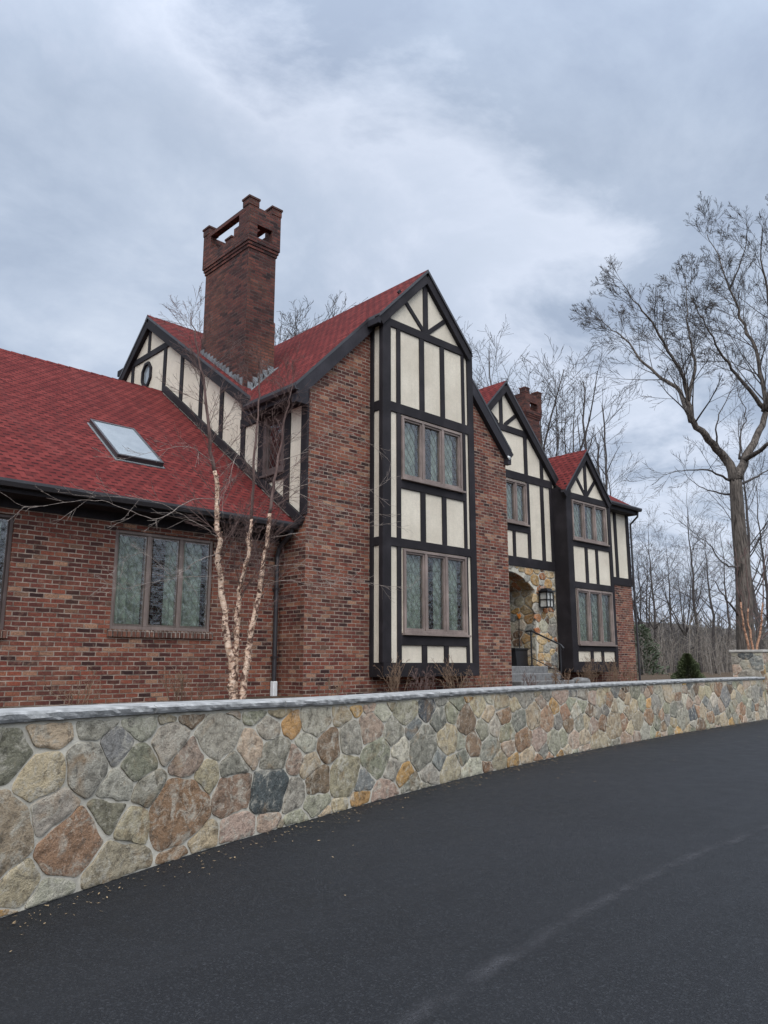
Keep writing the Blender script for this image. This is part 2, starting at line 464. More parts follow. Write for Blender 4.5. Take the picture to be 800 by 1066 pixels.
def slab(name_mb, pts, th=.07):
    n = len(pts); i = len(name_mb.v)
    name_mb.v += [tuple(p) for p in pts]+[(p[0], p[1], p[2]-th) for p in pts]
    name_mb.f.append([i+k for k in range(n)]); name_mb.f.append([i+n+k for k in range(n)][::-1])
    for k in range(n): name_mb.f.append([i+k, i+(k+1) % n, i+n+(k+1) % n, i+n+k])

def roof(label, *slabs):
    mb = MB()
    for s in slabs: slab(mb, s)
    o = mb.build('roof', M['roof'], house)
    o.data.materials.append(M['gutter'])
    for p in o.data.polygons:
        if p.normal.z < .35: p.material_index = 1
    o['label'] = label
    return o

XH = 18.2                                            # hip start
main_roof = roof('red shingle main roof beside the tall chimney',
    [(8.10, YR, ZR), (8.10, 12.13, zmain(12.13)), (8.45, 12.13, zmain(12.13)), (8.45, 12.24, zmain(12.24)), (19.3, 12.24, zmain(12.24)), (19.3, 11.85, zmain(11.85)), (22.5, 11.85, zmain(11.85)), (XH, YR, ZR)],
    [(8.10, YR, ZR), (XH, YR, ZR), (22.5, 21.3, ZR-.82*4.4), (8.10, 21.3, ZR-.82*4.4)],
    [(22.5, 11.85, zmain(11.85)), (22.5, 21.3, ZR-.82*4.4), (XH, YR, ZR)])
ye = lambda z: YR-(ZR-z)/SM
zl = zfront(7.85); zr_ = zfront(14.15)
roof('red shingle roof of the big brick gable',
    [(XF, 10.18, ZF), (9.58, 10.18, zfront(9.58)), (9.58, 10.53, zfront(9.58)), (7.85, 10.53, zl), (7.85, ye(zl), zl), (XF, ye(ZF), ZF)],
    [(XF, 10.18, ZF), (XF, ye(ZF), ZF), (14.15, ye(zr_), zr_), (14.15, 10.53, zr_), (12.36, 10.53, zfront(12.36)), (12.36, 10.18, zfront(12.36))])
wing_roof = roof('red shingle roof of the left wing with a skylight',
    [(-4, 10.93, zwing(10.93)), (8.20, 10.93, zwing(10.93)), (8.20, 16.38, zwing(16.38)), (-4, 16.38, zwing(16.38))],
    [(-4, 16.38, zwing(16.38)), (8.20, 16.38, zwing(16.38)), (8.20, 21.5, zwing(16.38)-5.12*SWI), (-4, 21.5, zwing(16.38)-5.12*SWI)])
ze0, ze1 = ZE-SE_*(XE-13.7), ZE-SE_*(18.45-XE)
roof('small red roof of the timbered entry gable',
    [(XE, 12.07, ZE), (13.7, 12.07, ze0), (13.7, ye(ze0), ze0), (XE, ye(ZE), ZE)],
    [(XE, 12.07, ZE), (XE, ye(ZE), ZE), (18.45, ye(ze1), ze1), (18.45, 12.07, ze1)])
z20 = Z2-S2*1.22
roof('little red roof of the right bay',
    [(X2, 11.62, Z2), (X2-1.22, 11.62, z20), (X2-1.22, ye(z20), z20), (X2, ye(Z2), Z2)],
    [(X2, 11.62, Z2), (X2, ye(Z2), Z2), (X2+1.22, ye(z20), z20), (X2+1.22, 11.62, z20)])

# ridge caps and lead valley on the roofs
def cap_line(parent, a, b, n):
    mb = MB(); a, b = Vector(a), Vector(b); t = (b-a)/n
    s = Vector((-t.y, t.x, 0)).normalized()
    for k in range(n):
        p, q = a+t*k, a+t*(k+1.08); h = .012
        P = [p+s*.13+Vector((0, 0, -.10)), p+Vector((0, 0, .03)), p-s*.13+Vector((0, 0, -.10)), q+s*.13+Vector((0, 0, -.10-h)), q+Vector((0, 0, .03-h)), q-s*.13+Vector((0, 0, -.10-h))]
        i = len(mb.v); mb.v += [tuple(x) for x in P]
        mb.f += [[i, i+1, i+4, i+3], [i+1, i+2, i+5, i+4]]
    return mb.build('ridge_cap', M['roof'], parent, recalc=False)
cap_line(main_roof, (8.10, YR, ZR), (XH, YR, ZR), 45)
cap_line(wing_roof, (-4, 16.38, zwing(16.38)), (8.2, 16.38, zwing(16.38)), 50)

# --- brick walls
def bw(label, fn):
    mb = MB(); fn(mb); o = mb.build('brick_wall', M['brick'], house, recalc=False)
    if label: o['label'] = label
    return o
fL, fM, fB, fE, f2, fS = frontY(YL), frontY(YM), frontY(YB), frontY(YE), frontY(Y2), leftX(XW)
WINGW = (5.10, 6.84, 2.12, 3.66); WING2 = (1.85, 3.60, 2.06, 3.68)
bw('long brick wall of the left wing', lambda mb: sheet(mb, fL, [(-4, ZG), (XW, ZG), (XW, 4.35), (-4, 4.35)], [WINGW, WING2]))
def fg(mb):
    sheet(mb, fM, [(XW, ZG), (14.05, ZG), (14.05, zfront(14.05)-.03), (XF, ZF-.03), (XW, zfront(XW)-.03)], [(10.26, 12.10, 2.16, 3.76), (10.24, 12.05, 5.14, 6.40)])
    mb.poly([(14.05, YM, ZG), (14.05, 13, ZG), (14.05, 13, 6.6), (14.05, YM, 6.6)])
bw('tall brick front of the big gable', fg)
bw('narrow brick return wall facing the left wing', lambda mb: sheet(mb, fS, [(YM, ZG), (12.0, ZG), (12.0, 4.25), (YM, 4.25)]))
bw('brick wall at the far right corner', lambda mb: (sheet(mb, fE, [(18.2, ZG), (22.4, ZG), (22.4, 4.12), (18.2, 4.12)], [(18.55, 20.3, 2.2, 3.6)]),
    mb.poly([(22.4, YE, ZG), (22.4, 21, ZG), (22.4, 21, 6.6), (22.4, YE, 6.6)])))
bw('brick back wall', lambda mb: (mb.poly([(-4, 21, ZG), (22.4, 21, ZG), (22.4, 21, 6.8), (-4, 21, 6.8)]), mb.poly([(-4, YL, ZG), (-4, 21, ZG), (-4, 16.4, 8.0), (-4, YL, 4.3)])))
fl = MB(); fl.poly([(-4, 11.45, 1.5), (22.3, 12.25, 1.5), (22.3, 21, 1.5), (-4, 21, 1.5)]); fl.poly([(XW+.05, YM+.1, 1.5), (14, YM+.1, 1.5), (14, 12.3, 1.5), (XW+.05, 12.3, 1.5)])
fl.build('floor', M['door'], house, recalc=False)

# --- stucco
def stucco(label, fn):
    mb = MB(); fn(mb); o = mb.build('stucco_wall', M['stucco'], house, recalc=False); o['label'] = label; return o
SIDEW = (11.34, 12.02, 5.13, 6.26)
OCT = (17.2, 8.66, .22, .30)
octp = [(OCT[0]+OCT[2]*math.cos(R(22.5+45*k)), OCT[1]+OCT[3]*math.sin(R(22.5+45*k))) for k in range(8)]
def side(mb):
    yk = 20.6
    sheet(mb, fS, [(YM, 4.22), (12.3, 4.3), (19.6, 6.5), (19.6, ZR-.82*(19.6-YR)-.05), (YR, ZR-.05), (ye(zfront(XW))+.05, zfront(XW)-.02), (YM, zfront(XW)-.02)], [SIDEW, octp], 0.004, .1)
stucco('white stucco side wall above the left wing roof', side)
def bay1(mb):
    zb = 1.58
    sheet(mb, fB, [(9.78, zb), (12.44, zb), (12.44, zfront(12.44)-.05), (XF, ZF-.05), (9.78, zfront(9.78)-.05)], [(10.29, 12.12, 2.17, 3.76), (10.26, 12.05, 5.15, 6.41)])
    mb.poly([(9.78, YM, zb), (9.78, YB, zb), (9.78, YB, 8.45), (9.78, YM, 8.45)])
    mb.poly([(12.44, YM, zb), (12.44, YB, zb), (12.44, YB, 8.2), (12.44, YM, 8.2)])
    mb.poly([(9.78, YM, zb), (12.44, YM, zb), (12.44, YB, zb), (9.78, YB, zb)])
stucco('cream stucco of the tall bay on the brick gable', bay1)
def ent(mb):
    sheet(mb, fE, [(14.0, 4.1), (18.3, 4.1), (18.3, ZE-SE_*(18.3-XE)-.05), (XE, ZE-.05), (14.0, ZE-SE_*(XE-14)-.05)], [(16.0, 16.95, 5.28, 6.44)])
    sheet(mb, fE, [(20.3, 4.1), (22.4, 4.1), (22.4, zmain(YE)-.03), (20.3, zmain(YE)-.03)])
stucco('cream stucco of the entry gable and right end', ent)
def bay2(mb):
    zb = 1.6; zs = lambda x: Z2-S2*abs(x-X2)-.05
    sheet(mb, f2, [(18.2, zb), (20.5, zb), (20.5, zs(20.46)), (X2, Z2-.05), (18.2, zs(18.2))], [(18.46, 20.26, 5.03, 6.16), (18.50, 20.36, 2.13, 3.64)])
    mb.poly([(18.2, YE, zb), (18.2, Y2, zb), (18.2, Y2, 6.5), (18.2, YE, 6.5)])
    mb.poly([(20.5, YE, zb), (20.5, Y2, zb), (20.5, Y2, 6.3), (20.5, YE, 6.3)])
    mb.poly([(18.2, YE, zb), (20.5, YE, zb), (20.5, Y2, zb), (18.2, Y2, zb)])
stucco('cream stucco of the narrow right bay', bay2)

# --- timber framing (one mesh per face of the house)
TH_, TV, TD, TR = .034, .028, .024, .040
def H(mb, fr, u0, u1, v0, v1): mb.box(fr, u0, u1, v0, v1, -.01, TH_)
def V(mb, fr, u0, u1, v0, v1): mb.box(fr, u0, u1, v0, v1, -.01, TV)
# tall bay
tb = MB()
for z0, z1 in ((8.20, 8.37), (6.44, 6.64), (3.78, 3.95), (4.94, 5.10), (1.94, 2.12)):
    if z0 in (4.94, 1.94): H(tb, fB, 10.22, 12.14, z0, z1)
    else: H(tb, fB, 9.78, 12.44, z0, z1)
tb.box(fB, 9.76, 12.46, 1.36, 1.62, -.30, .038)
tb.box(fB, 9.74, 9.96, 1.62, 8.40, -.01, .037); tb.box(fB, 12.28, 12.46, 1.62, 8.34, -.01, .037)
for (a, b) in ((10.13, 10.24), (12.10, 12.19)): V(tb, fB, a, b, 1.60, 8.25)
for (a, b) in ((10.79, 10.93), (11.42, 11.55)):
    V(tb, fB, a, b, 6.60, 8.25); V(tb, fB, a, b, 3.9, 4.98); V(tb, fB, a, b, 1.60, 1.98)
V(tb, fB, 10.92, 11.06, 8.3, 9.62)
tb.bar(fB, (10.95, 8.38), (10.20, 9.06), .10, -.01, TD); tb.bar(fB, (11.03, 8.38), (11.82, 9.02), .10, -.01, TD)
# rake boards
tb.bar(fB, (9.62, zfront(9.62)-.17), (XF, ZF-.17), .20, -.01, .095); tb.bar(fB, (12.36, zfront(12.36)-.17), (XF, ZF-.172), .20, -.01, .092)
fBs = leftX(9.78)
tb.box(fBs, YB-.03, YB+.08, 1.62, 8.35, -.01, .042); tb.box(fBs, YM-.10, YM, 1.4, 8.35, -.01, .03)
for z0, z1 in ((8.20, 8.40), (6.44, 6.64), (3.78, 3.95), (1.36, 1.62)): tb.box(fBs, YB+.08, YM, z0, z1, -.01, .026)
tb.build('timber_frame', M['timber'], house, bevel=.006)['label'] = 'dark timber framing of the tall bay'
# right bay
t2 = MB()
for z0, z1 in ((6.18, 6.36), (3.66, 3.84)): H(t2, f2, 18.2, 20.5, z0, z1)
H(t2, f2, 18.44, 20.38, 4.84, 5.02); H(t2, f2, 18.44, 20.42, 1.94, 2.10)
t2.box(f2, 18.18, 20.52, 1.38, 1.66, -.40, .038)
t2.box(f2, 18.18, 18.44, 1.66, 6.6, -.01, .037); t2.box(f2, 20.36, 20.52, 1.66, 6.42, -.01, .037)
for (a, b) in ((19.04, 19.18), (19.60, 19.73)):
    V(t2, f2, a, b, 3.8, 4.88); V(t2, f2, a+.04, b+.04, 1.62, 1.98)
V(t2, f2, X2-.07, X2+.07, 6.3, 7.6)
t2.bar(f2, (X2-.04, 6.38), (18.66, 6.98), .11, -.01, TD); t2.bar(f2, (X2+.04, 6.38), (19.86, 6.98), .11, -.01, TD)
t2.bar(f2, (X2-1.2, Z2-S2*1.2-.17), (X2, Z2-.17), .20, -.01, .10); t2.bar(f2, (X2+1.2, Z2-S2*1.2-.17), (X2, Z2-.172), .20, -.01, .097)
t2.box(leftX(18.2), Y2-.03, YE-.02, 1.42, 6.5, -.01, .03)
t2.build('timber_frame', M['timber'], house, bevel=.006)['label'] = 'dark timber framing of the narrow right bay'
# entry gable
t3 = MB()
H(t3, fE, 14.2, 17.3, 7.76, 7.94); H(t3, fE, 14.06, 18.2, 6.48, 6.70); H(t3, fE, 14.06, 18.2, 4.13, 4.38); H(t3, fE, 15.9, 17.05, 5.06, 5.24)
for (a, b, z0, z1) in ((15.88, 16.02, 7.9, 8.95), (16.92, 17.07, 6.6, 7.8), (17.66, 17.80, 6.6, 7.3), (16.30, 16.42, 4.3, 5.1), (16.97, 17.10, 4.3, 6.5), (17.62, 17.77, 4.3, 6.5), (14.6, 14.72, 4.3, 6.5), (15.2, 15.3, 4.3, 6.5), (15.82, 15.96, 4.3, 6.5), (18.06, 18.18, 4.3, 6.55)): V(t3, fE, a, b, z0, z1)
t3.bar(fE, (16.1, 7.94), (16.74, 8.4), .11, -.01, TD); t3.bar(fE, (15.8, 7.94), (15.16, 8.4), .11, -.01, TD)
t3.bar(fE, (18.4, ze1+.05-.17), (XE, ZE-.17), .22, -.01, .12); t3.bar(fE, (13.75, ze0+.05-.17), (XE, ZE-.172), .22, -.01, .117)
t3.build('timber_frame', M['timber'], house, bevel=.006)['label'] = 'dark timber framing of the entry gable'
# right end wall
t5 = MB()
H(t5, fE, 20.5, 22.42, 3.98, 4.22); H(t5, fE, 20.5, 22.42, 6.28, 6.5)
for (a, b) in ((20.9, 21.02), (21.50, 21.66), (22.24, 22.42)): V(t5, fE, a, b, 4.2, 6.3)
t5.build('timber_frame', M['timber'], house, bevel=.006)['label'] = 'dark timber framing of the right end wall'
# side gable over the wing
t4 = MB(); fSs = leftX(XW-.004)
rk = lambda y: zmain(y)
t4.bar(fSs, (12.2, rk(12.2)-.2), (YR, ZR-.2), .21, -.01, .115); t4.bar(fSs, (20.2, ZR-.82*(20.2-YR)-.2), (YR, ZR-.202), .21, -.01, .112)
t4.bar(fSs, (10.72, zwing(10.72)+.14), (16.2, zwing(16.2)+.14), .16, -.01, .06)
H(t4, fSs, 16.0, 18.9, 9.08, 9.24)
V(t4, fSs, 17.1, 17.22, 9.2, 9.9)
for y in (13.62, 14.50, 15.42, 16.28, 18.0):
    top = min(rk(y)-.25, ZR-.82*max(0, y-YR)-.25) if y < 16 else 9.12
    V(t4, fSs, y-.07, y+.07, zwing(min(y, 16.4))+.05, top)
V(t4, fSs, 12.68, 12.83, 5.35, 6.85); V(t4, fSs, 12.02, 12.2, 4.9, 6.55); V(t4, fSs, 11.16, 11.33, 4.5, 6.5)
t4.box(fSs, YM-.03, YM+.16, 4.2, 6.55, -.01, .036)
H(t4, fSs, 11.3, 12.1, 4.98, 5.12); H(t4, fSs, YM, 12.85, 6.27, 6.46)
t4.build('timber_frame', M['timber'], house, bevel=.006)['label'] = 'dark timber framing of the side gable over the wing'

# --- rake boards, fascias, soffits, gutters
fMg = frontY(YM); fb = MB(); fa = MB()
fa.bar(fMg, (7.86, zl-.19), (9.75, zfront(9.75)-.19), .25, -.01, .115); fb.bar(fMg, (14.14, zr_-.19), (12.4, zfront(12.4)-.192), .25, -.01, .112)
# boxed returns at the low ends of the rakes
fa.wbox(7.86, 8.14, 10.54, 10.66, zl-.36, zl-.09); fb.wbox(14.0, 14.13, 10.54, 10.66, zr_-.36, zr_-.09)
# eave of the big gable's left slope: fascia + soffit
fa.wbox(7.87, 7.90, 10.66, 12.2, zl-.26, zl-.08); fa.wbox(7.90, 8.22, 10.66, 12.2, zl-.26, zl-.23)
fa.wbox(9.56, 9.62, 10.2, 10.56, zfront(9.58)-.2, zfront(9.58)-.075)
fa.build('bargeboard', M['fascia'], house); fb.build('bargeboard', M['fascia'], house)
so = MB()
so.wbox(-4, 8.2, 10.97, 11.40, 3.90, 3.93); so.wbox(-4, 8.2, 10.95, 10.97, 3.90, 4.03); so.wbox(-4, 8.21, 11.372, 11.398, 3.77, 3.90)
so.build('soffit', M['timber'], house); so = MB()
so.wbox(20.5, 22.48, 11.90, 12.19, 6.25, 6.28); so.wbox(20.5, 22.48, 11.87, 11.90, 6.25, 6.44)
so.build('soffit', M['timber'], house)
def gutter(x0, x1, y, z):
    mb = MB()
    pr = [(0, 0), (-.10, 0), (-.125, .06), (-.125, .10), (-.11, .10), (-.11, .065), (-.09, .015), (0, .015)]
    mb.prism(lambda u, v, d: Vector((d, y+u, z+v)), pr, x0, x1)
    return mb.build('gutter', M['gutter'], house)
gutter(-4, 8.22, 10.948, 3.965); gutter(20.5, 22.55, 11.868, 6.36)
g3 = MB(); g3.prism(lambda u, v, d: Vector((7.868+u, d, zl-.17+v)), [(0, 0), (-.09, 0), (-.11, .055), (-.11, .09), (-.095, .09), (-.075, .015), (0, .015)], 10.45, 12.1)
g3.build('gutter', M['gutter'], house)
dn = MB()
dn.tube([(8.13, 10.93, 3.98), (8.13, 10.98, 3.86), (8.12, 11.28, 3.66), (8.12, 11.335, 3.5), (8.12, 11.335, 1.25)], [.042]*5, 8)
for z in (1.7, 2.9): dn.wbox(8.07, 8.17, 11.29, 11.40, z, z+.03)
D1 = dn.build('downspout', M['gutter'], house, smooth=False)
wb = MB(); wb.wbox(8.075, 8.165, 11.285, 11.385, 1.02, 1.30); wb.build('downspout_adapter', M['white'], D1, bevel=.01)
dn = MB(); dn.tube([(22.44, 11.84, 6.38), (22.44, 11.86, 6.2), (22.43, 12.12, 5.98), (22.46, 12.14, 5.8), (22.46, 12.14, 1.1)], [.032]*5, 8); dn.build('downspout', M['gutter'], house)
fx = MB(); fx.wbox(14.0, 14.045, 10.57, 10.63, 6.36, 6.41); fx.tube([(14.02, 10.58, 6.37), (14.02, 10.54, 6.32), (14.02, 10.49, 6.28)], [.022, .025, .036], 10); fx.build('floodlight', M['white'], house)

# --- windows
window(fL, *WINGW, 3, -.03, 'three-light window in the brick wing behind the birch', seed=1, sill=False); rowlock(fL, 5.06, 6.88, 2.118)
window(fL, *WING2, 3, -.03, 'window at the left edge of the brick wing', mat='darkframe', seed=2, sill=False); rowlock(fL, 1.81, 3.64, 2.058)
window(fB, 10.29, 12.12, 2.17, 3.76, 3, .05, 'lower window of the tall bay', seed=3)
window(fB, 10.26, 12.05, 5.15, 6.41, 3, .05, 'upper window of the tall bay', seed=4)
window(f2, 18.46, 20.26, 5.03, 6.16, 3, .05, 'upper window of the narrow right bay', seed=5)
window(f2, 18.50, 20.36, 2.13, 3.64, 3, .05, 'lower window of the narrow right bay', seed=6)
window(fE, 16.0, 16.95, 5.28, 6.44, 2, .05, 'two-light window above the entry', seed=7)
window(fS, *SIDEW, 1, .03, 'brown side window above the wing roof', curtains='none', mat='darkframe', seed=8, fw=.09)
# oval octagonal window
mb = MB(); outer = [(OCT[0]+(OCT[2]+.05)*math.cos(R(22.5+45*k)), OCT[1]+(OCT[3]+.05)*math.sin(R(22.5+45*k))) for k in range(8)]
inn = [(OCT[0]+(OCT[2]-.02)*math.cos(R(22.5+45*k)), OCT[1]+(OCT[3]-.02)*math.sin(R(22.5+45*k))) for k in range(8)]
for k in range(8):
    j = (k+1) % 8; mb.prism(fS, [outer[k], outer[j], inn[j], inn[k]], -.05, .055)
OW = mb.build('window', M['timber'], house); OW['label'] = 'small octagonal window in the side gable'
g = MB(); g.prism(fS, octp, -.03, .0); g.build('pane', M['skyglass'], OW)
l_ = MB()
for k in range(8): l_.bar(fS, (OCT[0], OCT[1]), octp[k], .006, -.02, -.012-.0006*k)
l_.bar(fS, octp[0], octp[3], .006, -.02, -.011); l_.bar(fS, octp[4], octp[7], .006, -.02, -.010)
l_.build('lead_lattice', M['lead'], OW)
cu = MB(); cu.poly([fS(16.9, 8.3, -.2), fS(17.5, 8.3, -.2), fS(17.5, 9.0, -.2), fS(16.9, 9.0, -.2)]); cu.build('curtain', M['curtain'], OW, recalc=False)

# --- skylight on the wing roof
sk = MB(); nrm = Vector((0, -SWI, 1)).normalized(); ts = Vector((0, 1, SWI)).normalized()
def fR(u, v, d): return Vector((u-.07, 12.17, zwing(12.17)))+ts*v+nrm*d
SL = 1.58
sk.box(fR, 5.43, 5.47, 0, SL, -.02, .10); sk.box(fR, 6.24, 6.28, 0, SL, -.02, .10); sk.box(fR, 5.47, 6.24, 0, .05, -.02, .097); sk.box(fR, 5.47, 6.24, SL-.05, SL, -.02, .097)
SK = sk.build('skylight', M['gutter'], house, bevel=.006)
sk = MB(); sk.box(fR, 5.465, 6.245, .045, SL-.045, .065, .085); sk.build('pane', M['skyglass'], SK)
sk = MB(); sk.box(fR, 5.40, 6.31, -.05, 0, .0, .012); sk.box(fR, 5.40, 5.43, 0, SL, .0, .012); sk.box(fR, 6.28, 6.31, 0, SL, .0, .012); sk.build('flashing', M['flashing'], SK)

# --- chimneys
def chimney(x0, x1, y0, y1, zb, label, band=None):
    """brick shaft with a slightly wider open crown: corner piers, lintels and merlons"""
    zc, zt, e, w = CH['zc'], CH['zt'], .065, .15
    mb = MB(); mb.wbox(x0, x1, y0, y1, zb, zc)
    if band: mb.wbox(x0-.02, x1+.02, y0-.02, y1+.02, zb-.01, band)
    for k in range(3): mb.wbox(x0-e*(k+1)/3, x1+e*(k+1)/3, y0-e*(k+1)/3, y1+e*(k+1)/3, zc-.003+.07*k, zc+.07*(k+1))
    C = mb.build('chimney', M['brick_chimney'], house, bevel=.004); C['label'] = label
    cr = MB(); a0, a1, b0, b1 = x0-e, x1+e, y0-e, y1+e; z0 = zc+.208
    o0, o1, r0, r1 = z0+.06, z0+.36, z0+.22, zt-.10      # opening heights: end faces / long faces
    px = (a1-a0)*.27; p0, p1 = .40, .32
    for (v0, v1) in ((b0, b0+w), (b1-w, b1)):
        cr.wbox(a0, a1, v0, v1, z0, o0); cr.wbox(a0, a1, v0, v1, o1, zt)
        cr.wbox(a0, a0+px, v0, v1, o0, o1); cr.wbox(a1-px, a1, v0, v1, o0, o1)
    for (u0, u1) in ((a0, a0+w), (a1-w, a1)):
        cr.wbox(u0, u1, b0+w, b1-w, z0, r0); cr.wbox(u0, u1, b0+w, b1-w, r1, zt)
        cr.wbox(u0, u1, b0+w, b0+p0, r0, r1); cr.wbox(u0, u1, b1-p1, b1-w, r0, r1)
        cr.wbox(u0+.004, u1-.004, b0+p0, b0+p0+.2, r0, r0+.2); cr.wbox(u0+.004, u1-.004, b1-p1-.2, b1-p1, r0, r0+.14)
    m = .24
    for (u, v) in ((a0, b0), (a1-m, b0), (a0, b1-m), (a1-m, b1-m)):
        cr.wbox(u-.012, u+m+.012, v-.012, v+m+.012, zt, zt+.15); cr.wbox(u-.03, u+m+.03, v-.03, v+m+.03, zt+.15, zt+.20)
    cr.build('crown', M['brick_chimney'], C, bevel=.005)
    return C
CH = dict(zc=10.42, zt=11.40)
C1 = chimney(8.33, 9.04, 12.98, 14.75, 6.6, 'tall brick chimney with an open battlemented crown at the roof valley', 8.88)
fsn = MB()
n = 13; rnd = random.Random(2)
for k in range(n):                                    # stepped lead along the left face, soakers on the front
    y0 = 13.0+1.75*k/n; y1 = 13.0+1.75*(k+1)/n
    fsn.wbox(8.292, 8.309, y0, y1+.02, zmain(y0)-.05, zmain(y1)+.04+rnd.uniform(0, .06))
for k in range(6):
    x0 = 8.31+.73*k/6; x1 = 8.31+.73*(k+1)/6
    fsn.wbox(x0-.03, x1, 12.94, 12.957, zfront(x0)-.1, zfront(x1)+.05+rnd.uniform(0, .05))
slab(fsn, [(8.05, 12.96, zmain(12.96)+.012), (8.34, 12.96, zmain(12.96)+.012), (8.34, 14.8, zmain(14.8)+.012), (8.05, 14.8, zmain(14.8)+.012)], .01) if False else None
slab(fsn, [(8.3, 12.80, zfront(8.3)+.012), (9.08, 12.80, zfront(9.08)+.012), (9.08, 12.98, zfront(9.08)+.012), (8.3, 12.98, zfront(8.3)+.012)], .01)
fsn.build('flashing', M['flashing'], C1)
for (x, y) in ((8.7, 13.5), (8.7, 14.2)):
    fl2 = MB(); fl2.tube([(x, y, 10.0), (x, y, 10.75)], [.13, .11], 10)
    fl2.build('chimney_pot', M['terracotta'], C1)
CH = dict(zc=10.55, zt=11.45)
chimney(22.42, 23.30, 16.0, 17.0, 1.0, 'second brick chimney rising behind the entry gable')

